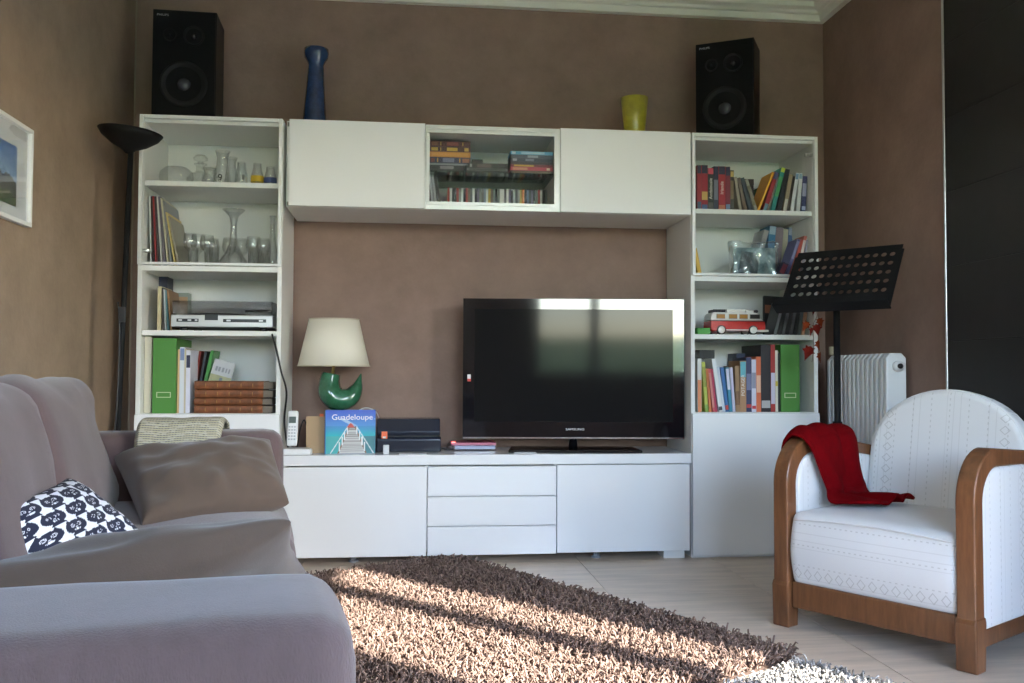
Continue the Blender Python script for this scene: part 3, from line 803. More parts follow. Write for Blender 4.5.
for rr, z in ((r0, sz0), (r1, sz1)):
    MB().tube([(scx + (rr + 0.001) * math.cos(a), (rr + 0.001) * math.sin(a), z) for a in np.linspace(0, 2 * math.pi, 49)], 0.0022, 6, cap=False).build('shade_ring', M('shade_trim', (0.62, 0.55, 0.42), rough=0.8), sh, True)
MB().tube([(scx - r1, 0, sz1 - 0.03), (scx + r1, 0, sz1 - 0.03)], 0.0015, 6).build('shade_carrier', STEEL, lamp)
MB().tube([(scx, -r1, sz1 - 0.03), (scx, r1, sz1 - 0.03)], 0.0015, 6).build('shade_carrier', STEEL, lamp)

# cordless phone
WPH = M('white_phone_plastic', (0.78, 0.78, 0.77), rough=0.35)
px_, py_ = ax(296, 452, 0.03), 0.055
ph = thing('cordless_phone', 'white cordless phone standing in its charging base', 'phone', (px_, py_, BTOP))
MB().prism([(-0.055, -0.055), (0.065, -0.055), (0.07, -0.03), (0.045, 0.06), (-0.045, 0.06)], 0.0005, 0.026, 'z').build('charging_base', WPH, ph, bevel=0.005, bseg=3)
hs = rbox('handset', WPH, 0.046, 0.024, 0.155, 0.011, ph, (-0.018, -0.004, 0.112), (math.radians(-10), 0, math.radians(-4)), n=8)
box('display', M('lcd_grey', (0.10, 0.13, 0.12), rough=0.25), -0.015, 0.015, -0.0135, -0.011, 0.022, 0.050, hs, 0.001, 1)
kb = MB()
for r_ in range(5):
    for c_ in range(3): kb.box(-0.015 + 0.0115 * c_, -0.0075 + 0.0115 * c_, -0.0138, -0.011, -0.052 + 0.0135 * r_, -0.045 + 0.0135 * r_)
kb.build('keypad', M('phone_keys', (0.45, 0.46, 0.48), rough=0.5), hs)

# kraft notebook
nx0, nx1 = ax(306, 440, 0.10), ax(326, 440, 0.10)
nb = thing('spiral_notebook', 'brown card spiral notebook standing beside the phone', 'notebook', (nx0, 0.10, BTOP), math.radians(-6))
nh = az(316, 416.5, 0.10) - BTOP
KR = M('kraft_card', (0.42, 0.29, 0.17), rough=0.85)
box('cover', KR, 0, nx1 - nx0, 0, 0.002, 0.0005, nh, nb)
box('pages', PAGES, 0.002, nx1 - nx0 - 0.004, 0.0022, 0.020, 0.003, nh - 0.003, nb)
box('cover', KR, 0, nx1 - nx0, 0.0202, 0.022, 0.0005, nh, nb)
for k in range(16):
    MB().tube([(nx1 - nx0 - 0.003 + 0.006 * math.cos(a), 0.011 + 0.013 * math.sin(a), 0.012 + (nh - 0.024) * k / 15) for a in np.linspace(0, 2 * math.pi, 11)], 0.001, 4, cap=False).build('wire_ring', STEEL, nb, True)
box('index_tab', M8('orange_tab', (225, 110, 60)), nx1 - nx0 - 0.03, nx1 - nx0 - 0.012, 0.008, 0.0095, nh - 0.004, nh + 0.012, nb)

# Guadeloupe travel book
gx0, gx1 = ax(325.5, 440, 0.05), ax(375.5, 438, 0.075)
gw = math.hypot(gx1 - gx0, 0.025); gh = az(350, 410, 0.06) - BTOP
gb = thing('travel_book', 'blue travel book with a jetty on its cover standing before the lamp', 'book', (gx0, 0.05, BTOP), math.atan2(0.025, gx1 - gx0))
def cover(u, v):
    if v > 0.64:
        k = (v - 0.64) / 0.36; c = (70 - 30 * k, 140 - 60 * k, 205 - 15 * k)
        if math.sin(u * 9 + v * 14) > 0.86 and v < 0.8: c = (150, 185, 220)
    elif v > 0.40: k = (v - 0.40) / 0.24; c = (35 + 20 * k, 175 - 45 * k, 185 + 5 * k)
    else: c = (70, 165, 165) if u < 0.75 else (60, 120, 130)
    hw_ = 0.045 + (0.62 - v) * 0.36
    if v < 0.62:
        d = abs(u - 0.53)
        if d < hw_: c = (190, 190, 188) if math.sin(60 / (0.75 - v)) > -0.5 else (120, 116, 112)
        elif d < hw_ + 0.03: c = (120, 92, 70)
        for k in range(4):
            vv = 0.10 + 0.13 * k
            q = 0.045 + (0.62 - vv) * 0.40
            if abs(d - q) < 0.012 and vv - 0.05 < v < vv + 0.16: c = (225, 228, 228)
        if abs(d - (hw_ * 1.55 + 0.02)) < 0.010: c = (215, 225, 228)
    if 0.60 < v < 0.70 and abs(u - 0.50) < 0.07 * (0.72 - v) / 0.10: c = (190, 80, 70)
    return c
box('cover', M8('book_blue', (40, 100, 170)), 0, gw, 0.001, 0.004, 0.0005, gh, gb)
box('pages', PAGES, 0.003, gw - 0.003, 0.0042, 0.022, 0.003, gh - 0.003, gb)
box('cover', M8('book_blue', (40, 100, 170)), 0, gw, 0.0222, 0.025, 0.0005, gh, gb)
box('spine', M8('book_blue', (40, 100, 170)), -0.003, 0, 0.001, 0.025, 0.0005, gh, gb)
pr = print_panel('cover_print', M_attr('glossy_print', rough=0.25), gw - 0.002, gh - 0.002, cover, 90, 90, gb); pr.location = (0.001, 0.0003, 0.001)
text('title_lettering', 'Guadeloupe', 0.034, M('title_white', (0.8, 0.8, 0.8), rough=0.5), gb, (gw * 0.53, -0.0003, gh * 0.83), (math.pi / 2, 0, 0), xs=1.08)

# internet box
rx0, rx1 = ax(376.5, 445, 0.13), ax(441, 445, 0.13)
rh = az(410, 419, 0.13) - BTOP
rt = thing('internet_box', 'black two-tier internet box with a small orange square', 'router', (rx0, 0.13, BTOP))
DKB = M('blue_black_plastic', (0.012, 0.016, 0.030), rough=0.18)
rw = rx1 - rx0
MB().prism([(0.0, 0.001), (0.14, 0.001), (0.14, rh * 0.46), (0.012, rh * 0.46), (0.0, rh * 0.38)], 0, rw, 'x').build('lower_shell', DKB, rt, bevel=0.004)
MB().prism([(0.012, rh * 0.485), (0.15, rh * 0.485), (0.15, rh), (0.03, rh), (0.008, rh * 0.60)], 0.0, rw - 0.004, 'x').build('upper_shell', DKB, rt, bevel=0.004)
box('waist', BLACK, 0.01, rw - 0.014, 0.02, 0.13, rh * 0.459, rh * 0.486, rt)
lg = box('badge', M8('badge_orange', (240, 110, 60), rough=0.4), rw * 0.075, rw * 0.165, 0.0035, 0.010, rh * 0.40, rh * 0.62, rt)
box('badge_print', M8('badge_white', (245, 240, 235)), rw * 0.095, rw * 0.145, 0.0028, 0.004, rh * 0.42, rh * 0.47, rt)
# decoder left of the television foot
dx0 = ax(449, 446, 0.14)
dc = thing('decoder_box', 'flat black and pink decoder with red light beside the television', 'decoder', (dx0, 0.20, BTOP))
box('shell', M('decoder_black', (0.03, 0.01, 0.015), rough=0.3), 0, 0.22, 0, 0.16, 0.001, 0.022, dc, 0.003)
box('lid', M8('decoder_lid', (190, 110, 130), rough=0.4), 0.012, 0.22, 0.0, 0.15, 0.0222, 0.036, dc, 0.003)
box('front_glass', M8('decoder_front', (130, 135, 170), rough=0.15), 0.03, 0.215, -0.002, 0.0, 0.006, 0.022, dc)
em = bpy.data.materials.new('red_led'); em.use_nodes = True
em.node_tree.nodes['Principled BSDF'].inputs['Emission Color'].default_value = (1, 0.05, 0.03, 1); em.node_tree.nodes['Principled BSDF'].inputs['Emission Strength'].default_value = 3.0
box('light', em, 0.014, 0.032, 0.004, 0.010, 0.0362, 0.040, dc)
# small things along the bench front
cu = box('white_cube', M('clear_white_plastic', (0.62, 0.63, 0.65), rough=0.3), 0, 0.026, 0, 0.022, 0.0003, 0.040, None, 0.003)
cu.location = (ax(383, 453, 0.02), 0.02, BTOP); tag(cu, 'small pale plastic adapter standing before the internet box', 'adapter')
pa = box('paper_sheet', M('paper_white', (0.8, 0.82, 0.85), rough=0.7), 0, 0.12, 0, 0.07, 0.0003, 0.0012, None)
pa.location = (ax(399, 455.5, 0.0), 0.0, BTOP); tag(pa, 'thin white paper lying on the bench front edge', 'paper')
rm = thing('remote_control', 'slim silver remote lying before the television foot', 'remote', (ax(514, 452.5, 0.0), -0.012, BTOP))
box('body', M('remote_silver', (0.5, 0.5, 0.52), rough=0.35), 0, 0.10, 0, 0.026, 0.0004, 0.007, rm, 0.002)
box('key_field', M('remote_keys', (0.18, 0.2, 0.22), rough=0.5), 0.008, 0.088, 0.006, 0.020, 0.0071, 0.009, rm)
def cable(name, label, pts, r, mat):
    pts = [np.array(p, float) for p in pts]; c = pts[0]
    o = MB().tube([tuple(p) for p in smooth_path([p - c for p in pts], 8)], r, 8).build(name, mat, None, True)
    o.location = c; return tag(o, label, 'cable')
cable('cable', 'white cable arching above the blue travel book', [(ax(352, 414, 0.20), 0.20, az(352, 414, 0.20)), (ax(365, 408, 0.21), 0.21, az(365, 408, 0.21)), (ax(376, 412, 0.21), 0.21, az(376, 412, 0.21)), (ax(380, 425, 0.30), 0.30, az(380, 425, 0.30)), (ax(381, 440, 0.32), 0.32, BTOP + 0.003)], 0.0025, WPH)
cable('cable', 'black cable behind the phone running up the cabinet side', [(ax(297, 447, 0.25), 0.25, BTOP + 0.004), (ax(300, 430, 0.28), 0.28, az(300, 430, 0.28)), (ax(304, 420, 0.30), 0.30, az(304, 420, 0.30)), (ax(307, 430, 0.33), 0.33, az(307, 430, 0.33)), (ax(306, 440, 0.34), 0.34, BTOP + 0.004)], 0.003, BLACK)
cable('cable', 'black lead running from the internet box to the decoder', [(rx1 + 0.006, 0.20, BTOP + 0.01), (rx1 + 0.03, 0.19, BTOP + 0.006), (rx1 + 0.06, 0.20, BTOP + 0.008), (dx0 - 0.006, 0.26, BTOP + 0.012)], 0.003, BLACK)

# ---------------------------------------------------------------- on top of the unit
SPK = M('speaker_black', (0.010, 0.009, 0.010), rough=0.6, spec=0.2, bump=0.05, bscale=50)
SPKF = M('speaker_front', (0.005, 0.005, 0.006), rough=0.6, spec=0.12)
RING = M('speaker_ring', (0.012, 0.012, 0.014), rough=0.5, spec=0.2)
def speaker(loc, rz, w_, h_, d_, label):
    t = thing('loudspeaker', label, 'speaker', loc, rz, 'loudspeakers on the towers')
    box('cabinet', M('speaker_veneer', (0.012, 0.008, 0.007), rough=0.5, var=0.2, vscale=20, spec=0.25), 0, w_, 0.008, d_, 0.0005, h_, t, 0.002)
    box('baffle', SPKF, 0.004, w_ - 0.004, 0.0, 0.0079, 0.004, h_ - 0.004, t)
    def driver(cx, cz, r, nm, dome):
        prof = [(r, 0.0), (r, -0.005), (r * 0.9, -0.007), (r * 0.86, -0.004), (r * 0.80, 0.0), (r * 0.30, 0.006)]
        v = MB().lathe([(a, b) for a, b in prof], 36)
        v.v = [(cx + x, z - 0.0006, cz + y) for x, y, z in v.v]
        k = v.build(nm, RING, t, True)
        dm = MB().lathe([(r * 0.30, 0.006), (r * 0.30, 0.0), (r * 0.2, -0.007), (r * 0.08, -0.010), (0, -0.0105)], 20)
        dm.v = [(cx + x, z - 0.0006, cz + y) for x, y, z in dm.v]
        dm.build('dome', M('dome_gloss', (0.03, 0.03, 0.035), rough=0.12), k, True)
    driver(w_ * 0.50, h_ * 0.325, w_ * 0.375, 'woofer', 0.3)
    driver(w_ * 0.65, h_ * 0.765, w_ * 0.165, 'midrange', 0.3)
    driver(w_ * 0.28, h_ * 0.765, w_ * 0.11, 'tweeter', 0.3)
    text('brand_lettering', 'PHILIPS', 0.013, M('speaker_badge', (0.55, 0.55, 0.56), rough=0.5), t, (w_ * 0.16, -0.0006, h_ * 0.945), (math.pi / 2, 0, 0), xs=1.2)
    return t
lw_ = ax(215, 100, 0.05) - ax(151, 100, 0.045)
speaker((ax(151, 100, 0.045), 0.045, ZT), math.radians(2.5), lw_, az(151, 8, 0.045) - ZT, 0.22, 'black three-way loudspeaker on the left tower beside the blue vase')
ra = math.radians(-29)
rcx, rcy = ax(754, 100, 0.035), 0.035
rw_ = 0.272
speaker((rcx - rw_ * math.cos(ra), rcy - rw_ * math.sin(ra), ZT), ra, rw_, az(754, 36.5, rcy) - ZT, 0.20, 'black three-way loudspeaker turned inwards on the right tower')
BLUE = M('blue_glazed_ceramic', (0.014, 0.040, 0.115), rough=0.22, var=0.45, vscale=16, coat=0.4)
vx = ax(314.5, 100, 0.2); vh = az(316, 49.5, 0.2) - ZT
vp = [(0, 0.0005), (0.058, 0.0005), (0.056, 0.02), (0.050, 0.10), (0.042, 0.20), (0.036, 0.29), (0.034, vh - 0.075), (0.040, vh - 0.060), (0.053, vh - 0.040), (0.056, vh - 0.018), (0.055, vh), (0.050, vh), (0.048, vh - 0.02), (0.036, vh - 0.05), (0.028, vh - 0.09), (0, vh - 0.10)]
o = MB().lathe(vp, 32).build('tall_vase', BLUE, None, True); o.location = (vx, 0.2, ZT); o.rotation_euler = (0, math.radians(1), 0)
tag(o, 'tall blue glazed vase with flared rim on the wall cabinet', 'vase')
YEL = M('yellow_glazed', (0.42, 0.36, 0.035), rough=0.3, var=0.35, vscale=10, coat=0.3)
ch = az(634, 98.5, 0.15) - ZT
cp = [(0, 0.0005), (0.044, 0.0005), (0.047, 0.01), (0.054, ch * 0.5), (0.064, ch), (0.060, ch), (0.051, ch * 0.5), (0.043, 0.015), (0, 0.012)]
o = MB().lathe(cp, 32).build('yellow_cup', YEL, None, True); o.location = (ax(634.5, 115, 0.15), 0.15, ZT)
tag(o, 'yellow-green ceramic cup on the right wall cabinet', 'cup')

# ---------------------------------------------------------------- uplighter floor lamp
fy = -0.24
b0 = (ax(117, 428, fy) - 0.012, 0.0); topx, topz = ax(131, 146, fy), az(131, 146, fy)
fl = thing('floor_lamp', 'black uplighter floor lamp with dish shade in the left corner', 'lamp', (b0[0], fy, 0))
dxt = topx - b0[0]
MB().lathe([(0, 0.0005), (0.115, 0.0005), (0.115, 0.012), (0.10, 0.020), (0.02, 0.028), (0.015, 0.04), (0, 0.04)], 32).build('base', BLACKM, fl, True)
MB().tube([(0, 0, 0.03), (dxt * 0.5, 0, topz * 0.5), (dxt, 0, topz)], 0.011, 12).build('pole', BLACKM, fl, True)
R_ = (ax(162, 130, fy) - ax(98, 126, fy)) / 2
dish = MB().lathe([(0.012, -0.02), (0.03, -0.004), (R_ * 0.55, 0.014), (R_ * 0.88, 0.044), (R_, 0.066), (R_ - 0.003, 0.066), (R_ * 0.86, 0.048), (R_ * 0.5, 0.020), (0, 0.012)], 40).build('dish_shade', BLACKM, fl, True)
dish.location = (dxt - 0.008, 0, topz - 0.010); dish.rotation_euler = (0, math.radians(5), 0)
MB().tube(smooth_path([(0.006, -0.02, 0.04), (-0.03, -0.024, 0.35), (0.012, -0.022, 0.62), (0.02, -0.016, 0.95), (0.012, -0.014, 1.1)], 8), 0.0035, 6).build('cord', BLACK, fl, True)
box('dimmer', BLACK, dxt * 0.57 - 0.010, dxt * 0.57 + 0.016, -0.022, -0.009, 1.02, 1.08, fl, 0.003)

# ---------------------------------------------------------------- picture on the left wall
pc = thing('framed_picture', 'white-framed mountain photograph hanging above the sofa', 'picture', (XL, -1.037, 1.475))
PY0, PY1, PZ0, PZ1 = -0.245, 0.253, -0.165, 0.167
FW = M('white_frame', (0.75, 0.75, 0.74), rough=0.4)
fb = 0.014
for nm_, a in (('frame_bar', (PY0, PY1, PZ0, PZ0 + fb)), ('frame_bar', (PY0, PY1, PZ1 - fb, PZ1)), ('frame_bar', (PY0, PY0 + fb, PZ0 + fb, PZ1 - fb)), ('frame_bar', (PY1 - fb, PY1, PZ0 + fb, PZ1 - fb))):
    box(nm_, FW, 0.001, 0.022, a[0], a[1], a[2], a[3], pc, 0.0015, 1)
box('mat_board', M('mat_board', (0.72, 0.74, 0.76), rough=0.8), 0.001, 0.008, PY0 + fb, PY1 - fb, PZ0 + fb, PZ1 - fb, pc)
def mountain(u, v):
    ridge = 0.52 + 0.10 * mnoise.noise(Vector((u * 5, 1.3, 0))) + 0.05 * mnoise.noise(Vector((u * 17, 3.3, 0))) - 0.12 * (u - 0.3)
    if v > ridge: k = (v - ridge) / (1 - ridge); return (150 - 100 * k, 180 - 80 * k, 215 - 40 * k)
    if v > ridge - 0.26: q = mnoise.noise(Vector((u * 22, v * 22, 5))); return (72 + 40 * q, 76 + 40 * q, 82 + 38 * q)
    q = mnoise.noise(Vector((u * 12, v * 12, 9)))
    if abs(v - 0.06 - 0.22 * u * u) < 0.018: return (165, 160, 145)
    return (66 + 30 * q, 84 + 30 * q, 48 + 20 * q)
pp_ = print_panel('photograph', M_attr('photo_print', rough=0.35), 0.29, 0.197, mountain, 80, 60, pc)
pp_.rotation_euler = (0, 0, math.radians(90)); pp_.location = (0.0095, -0.137, -0.113)
box('glazing', M_glass('picture_glass', strength=0.06), 0.012, 0.0135, PY0 + fb, PY1 - fb, PZ0 + fb, PZ1 - fb, pc)

# ---------------------------------------------------------------- radiator, jar, music stand, leaves
RW = M('radiator_white', (0.74, 0.74, 0.75), rough=0.35)
rad = thing('radiator', 'white column radiator on the dark right wall behind the armchair', 'radiator', (3.135, -0.39, 0))
ry1, rz0, rz1 = 0.56, 0.14, 0.915
NC = 13
for k in range(NC):
    y0 = 0.03 + (ry1 - 0.03) * k / NC
    wcol = (ry1 - 0.03) / NC
    MB().prism([(0.012, rz0), (0.0, rz0 + 0.02), (0.0, rz1 - 0.025), (0.022, rz1), (0.075, rz1), (0.085, rz1 - 0.02), (0.085, rz0)], y0 + 0.008, y0 + wcol - 0.008, 'y').build('rib', RW, rad, bevel=0.004, bseg=2)
MB().prism([(0.002, rz0), (0.0, rz0 + 0.02), (0.0, rz1 - 0.02), (0.02, rz1), (0.07, rz1), (0.09, rz1 - 0.02), (0.09, rz0 + 0.02), (0.08, rz0)], 0.0, 0.030, 'y').build('end_cover', RW, rad, bevel=0.006, bseg=3)
box('core', M('radiator_core', (0.55, 0.55, 0.56)), 0.035, 0.065, 0.03, ry1, rz0 + 0.03, rz1 - 0.03, rad)
MB().tube([(0.048, 0.0, rz1 - 0.055), (0.048, -0.022, rz1 - 0.055)], 0.022, 16).build('valve', RW, rad, True)
MB().tube([(0.048, -0.022, rz1 - 0.055), (0.048, -0.030, rz1 - 0.055)], 0.011, 14).build('valve_cap', BLACK, rad, True)
for y0 in (0.08, ry1 - 0.08): box('bracket', RW, 0.088, 0.1085, y0 - 0.015, y0 + 0.015, 0.3, 0.8, rad)
for y0 in (0.06, ry1 - 0.06): MB().tube([(0.048, y0, 0.0), (0.048, y0, rz0 + 0.03)], 0.008, 8).build('pipe', RW, rad, True)
jy = 0.10
o = MB().lathe([(0, 0.0005), (0.022, 0.0005), (0.024, 0.004), (0.024, 0.036), (0.022, 0.042), (0.018, 0.042), (0.018, 0.030), (0, 0.030)], 20).build('small_jar', M('beige_pot', (0.45, 0.38, 0.27), rough=0.6), None, True)
o.location = (3.160, 0.140, rz1); tag(o, 'small beige pot standing on the far end of the radiator', 'pot')

msy = -0.47
a_ = math.radians(-47.4)
msy = -0.416; mcx = 2.907
ms = thing('music_stand', 'black music stand with perforated desk behind the armchair', 'music stand', (mcx, msy, 0), a_)
dz = 1.205
MB().tube([(0, 0.0, 0.08), (0, 0.0, 1.105)], 0.0135, 14).build('post', BLACKM, ms, True)
MB().tube([(0, 0.0, 0.60), (0, 0.0, 0.63)], 0.019, 14).build('collar', BLACKM, ms, True)
for k in range(3):
    an = math.radians(90 + 120 * k)
    MB().tube([(0, 0.0, 0.30), (0.10 * math.cos(an), 0.10 * math.sin(an), 0.13), (0.17 * math.cos(an), 0.17 * math.sin(an), 0.008)], 0.008, 8).build('leg', BLACKM, ms, True)
# perforated desk: plate with real round holes
DW, DH = 0.465, 0.334
bm = bmesh.new()
ncol, nrow, hr = 12, 6, 0.0115
cw, chh = (DW - 0.05) / ncol, (DH - 0.05) / nrow
def cell(cx, cy, w_, h_, r_, hole):
    sq = []
    for i in range(16):
        a = 2 * math.pi * i / 16
        c, s = math.cos(a), math.sin(a); k = 1 / max(abs(c) / (w_ / 2), abs(s) / (h_ / 2))
        sq.append(bm.verts.new((cx + c * k, 0, cy + s * k)))
    # true corners
    if hole:
        rr = [bm.verts.new((cx + r_ * math.cos(2 * math.pi * i / 16), 0, cy + r_ * math.sin(2 * math.pi * i / 16))) for i in range(16)]
        for i in range(16):
            j = (i + 1) % 16
            p, q = sq[i].co, sq[j].co
            if abs(p.x - q.x) > 1e-6 and abs(p.z - q.z) > 1e-6:
                cxn = cx + math.copysign(w_ / 2, (p.x + q.x) / 2 - cx); czn = cy + math.copysign(h_ / 2, (p.z + q.z) / 2 - cy)
                cv = bm.verts.new((cxn, 0, czn)); bm.faces.new((sq[i], cv, sq[j], rr[j], rr[i]))
            else: bm.faces.new((sq[i], sq[j], rr[j], rr[i]))
for i in range(ncol):
    for j in range(nrow):
        cell(-DW / 2 + 0.025 + cw * (i + .5), 0.025 + chh * (j + .5), cw, chh, hr, True)
def rect(x0, x1, z0_, z1_):
    bm.faces.new([bm.verts.new((x, 0, z)) for x, z in ((x0, z0_), (x1, z0_), (x1, z1_), (x0, z1_))])
rect(-DW / 2, DW / 2, 0, 0.025); rect(-DW / 2 + 0.008, DW / 2 - 0.008, DH - 0.025, DH); rect(-DW / 2, -DW / 2 + 0.025, 0.025, DH - 0.025); rect(DW / 2 - 0.025, DW / 2, 0.025, DH - 0.025)
bmesh.ops.remove_doubles(bm, verts=bm.verts, dist=1e-5)
me = bpy.data.meshes.new('desk'); bm.to_mesh(me); bm.free()
dk = link('desk', me, BLACKM, ms)
md = dk.modifiers.new('solid', 'SOLIDIFY'); md.thickness = 0.003; md.offset = 0
tilt = math.radians(-35)
dk.location = (0.0, -0.050, 1.086); dk.rotation_euler = (tilt, 0, 0)
lg = MB().box(-DW / 2 - 0.006, DW / 2 + 0.006, -0.055, 0.0, -0.004, 0.002).box(-DW / 2 - 0.006, DW / 2 + 0.006, -0.058, -0.054, -0.004, 0.022).build('ledge', BLACKM, dk, bevel=0.001, bseg=1)
MB().tube([(0, 0.0, 1.095), (0, -0.012, 1.125)], 0.016, 12).build('tilt_joint', BLACKM, ms, True)

# string of red leaves hung from the stand
LEAF = [M('red_leaf', (0.12, 0.010, 0.006), rough=0.8, var=0.4, vscale=20, spec=0.1), M('rust_leaf', (0.18, 0.030, 0.008), rough=0.8, var=0.4, vscale=20, spec=0.1)]
gy = -0.25
gpx = [(816, 306), (817, 316), (813, 326), (814, 346), (812, 362)]
gp = [at(p[0], p[1], 1, gy) for p in gpx]
gt = thing('leaf_garland', 'string of red and rust autumn leaves hanging below the music stand', 'garland', tuple(gp[0]))
MB().tube(smooth_path([p - gp[0] for p in gp], 6), 0.0012, 5).build('string', M('garland_string', (0.2, 0.1, 0.05)), gt, True)
lobes = [(0, 0), (0.25, 0.10), (0.62, 0.05), (0.50, 0.30), (0.85, 0.45), (0.48, 0.58), (0.30, 0.80), (0.0, 1.25)]
for k, (px, py, sz, an, rr) in enumerate([(815, 306, 0.034, 10, 20), (819, 318, 0.036, -15, -30), (813, 328, 0.034, 25, 40), (809, 322, 0.040, 35, 10), (816, 324, 0.044, -10, -25), (818, 340, 0.042, -25, 30), (811, 346, 0.056, 22, -15), (820, 352, 0.040, -18, 35)]):
    p = at(px, py, 1, gy - 0.004 * (k % 3)) - gp[0]
    v = [(x * sz * 0.62, 0.12 * sz * abs(x) * 2, -z * sz) for x, z in lobes]; v2 = [(-x, y, z) for x, y, z in v[1:-1]][::-1]
    me = mesh(v + v2, [tuple(range(len(v) + len(v2)))])
    lf = link('leaf', me, LEAF[k % 2], gt); lf.location = p; lf.rotation_euler = (0.15, math.radians(an), math.radians(rr))
    md = lf.modifiers.new('solid', 'SOLIDIFY'); md.thickness = 0.0012

# ---------------------------------------------------------------- shelf contents
def cname(c): return 'cover_%d_%d_%d' % tuple(int(x) for x in c)
def book(pivot, w_, h_, d_, lean, col, label, bands=(), group=None, name='book', title=None, cat='book', pages=True, tcol=(225, 222, 210)):
    """spine towards the camera; lean > 0: top towards +x, pivot at the lower right corner, else lower left"""
    t = thing(name, label, cat, pivot, group=group, rot=(0, math.radians(lean), 0))
    a, b = (-w_, 0.0) if lean > 0 else (0.0, w_)
    cm = M8(cname(col), col, rough=0.45)
    bt = min(0.0018, w_ * 0.2)
    MB().box(a, b, 0, 0.002, 0.0004, h_).box(a, a + bt, 0.002, d_, 0.0004, h_).box(b - bt, b, 0.002, d_, 0.0004, h_).build('cover', cm, t)
    if pages: box('pages', PAGES, a + bt, b - bt, 0.003, d_ - 0.003, 0.003, h_ - 0.004, t)
    for z0_, z1_, c in bands:
        box('spine_print', M8(cname(c), c, rough=0.45), a + w_ * 0.06, b - w_ * 0.06, -0.0005, 0.0, h_ * z0_, h_ * z1_, t)
    if title:
        text('spine_title', title, min(w_ * 0.85, 0.022), M8(cname(tcol), tcol), t, ((a + b) / 2, -0.0007, h_ * 0.52), (math.pi / 2, -math.pi / 2, 0), extrude=0.0002)
    return t

def row_from_left(x, y, z, items, group=None):
    """items: (width, height, lean<=0, colour, label, bands, kwargs)"""
    prev = None; p = x
    for it in items:
        w_, h_, l_, col, label = it[:5]; bands = it[5] if len(it) > 5 else (); kw = dict(it[6]) if len(it) > 6 else {}
        th = math.radians(-l_)
        if prev:
            pw, phh, pth = prev
            zt = min(h_ * math.cos(th), phh * math.cos(pth) + pw * math.sin(pth))
            p = p + pw / math.cos(pth) + max(0.0, zt * (math.tan(th) - math.tan(pth))) + 0.0008
        book((p, y + kw.pop('dy', 0), z), w_, h_, kw.pop('d', 0.16), l_, col, label, bands, kw.pop('group', group), **kw)
        prev = (w_, h_, th)
    return p + prev[0]

def row_from_right(x, y, z, items, group=None):
    prev = None; p = x
    for it in items:
        w_, h_, l_, col, label = it[:5]; bands = it[5] if len(it) > 5 else (); kw = dict(it[6]) if len(it) > 6 else {}
        th = math.radians(l_)
        if not prev: p = x - h_ * math.sin(th)
        if prev:
            pw, phh, pth = prev
            zt = min(h_ * math.cos(th), phh * math.cos(pth) + pw * math.sin(pth))
            p = p - pw / math.cos(pth) - max(0.0, zt * (math.tan(th) - math.tan(pth))) - 0.0008
        book((p, y + kw.pop('dy', 0), z), w_, h_, kw.pop('d', 0.16), l_ if l_ > 0 else 0.001, col, label, bands, kw.pop('group', group), **kw)
        prev = (w_, h_, th)
    return p - prev[0]

NV, RD = (38, 40, 66), (150, 28, 44)
# --- right tower, upper glazed shelf
S = SH_R[0]
g = 'books on the upper glazed shelf'
xl = max(ax(697.2, 206, 0.06), XT2 + PT + 0.001)
row_from_left(xl, 0.06, S, [
    (0.020, 0.212, 0, RD, 'red guidebook with navy top band, first on the upper glazed shelf', [(0.82, 1, NV), (0, 0.2, (60, 80, 110))]),
    (0.030, 0.213, 0, RD, 'thick red guidebook with yellow title, second on the upper glazed shelf', [(0.82, 1, NV), (0, 0.14, (70, 90, 140)), (0.24, 0.42, (205, 165, 90))]),
    (0.027, 0.200, 0, (26, 38, 36), 'dark guidebook with pink top, third on the upper glazed shelf', [(0.86, 1, (205, 70, 90)), (0.03, 0.2, (80, 80, 80))], {'title': 'Andalousie'}),
    (0.022, 0.209, 0, NV, 'slim navy guidebook between the pink-topped and the red one', [(0.25, 0.7, (110, 114, 130))]),
    (0.033, 0.210, 0, (158, 34, 46), 'thick red guidebook with white title, fifth on the upper glazed shelf', [(0.82, 1, NV), (0, 0.14, (190, 120, 90))], {'title': 'Irlande'}),
    (0.022, 0.209, 0, (120, 26, 48), 'crimson guidebook with navy top, right of the thick red one', [(0.80, 1, NV), (0, 0.16, (120, 140, 175))]),
    (0.017, 0.193, 0, (54, 50, 46), 'dark book with yellow-cream head, last of the upright guidebooks', [(0.84, 0.97, (205, 175, 110)), (0.3, 0.75, (120, 105, 75))]),
    (0.013, 0.163, -9, (150, 140, 124), 'slim beige booklet leaning on the guidebooks'),
    (0.016, 0.161, -12, (112, 96, 84), 'brown paperback leaning left on the upper glazed shelf'),
    (0.017, 0.163, -15, (56, 64, 76), 'slate paperback leaning left on the upper glazed shelf'),
    (0.015, 0.158, -18, (152, 150, 140), 'light grey paperback leaning left on the upper glazed shelf', [(0.2, 0.8, (120, 112, 96))]),
], g)
bb = thing('storage_box', 'dark brown box standing at the back of the upper glazed shelf', 'box', (ax(733, 200, 0.30), 0.29, S))
bw_ = ax(753, 200, 0.30) - ax(733, 200, 0.30)
box('carton', M8('dark_brown_card', (56, 46, 46)), 0, bw_, 0, 0.07, 0.0005, 0.175, bb, 0.001); box('lid', M8('dark_brown_lid', (66, 54, 54)), -0.001, bw_ + 0.001, -0.001, 0.071, 0.1755, 0.205, bb, 0.001)
book((ax(766, 205, 0.30), 0.27, S), 0.02, 0.17, 0.10, -14, (36, 92, 70), 'green book leaning at the back of the upper glazed shelf', group=g)
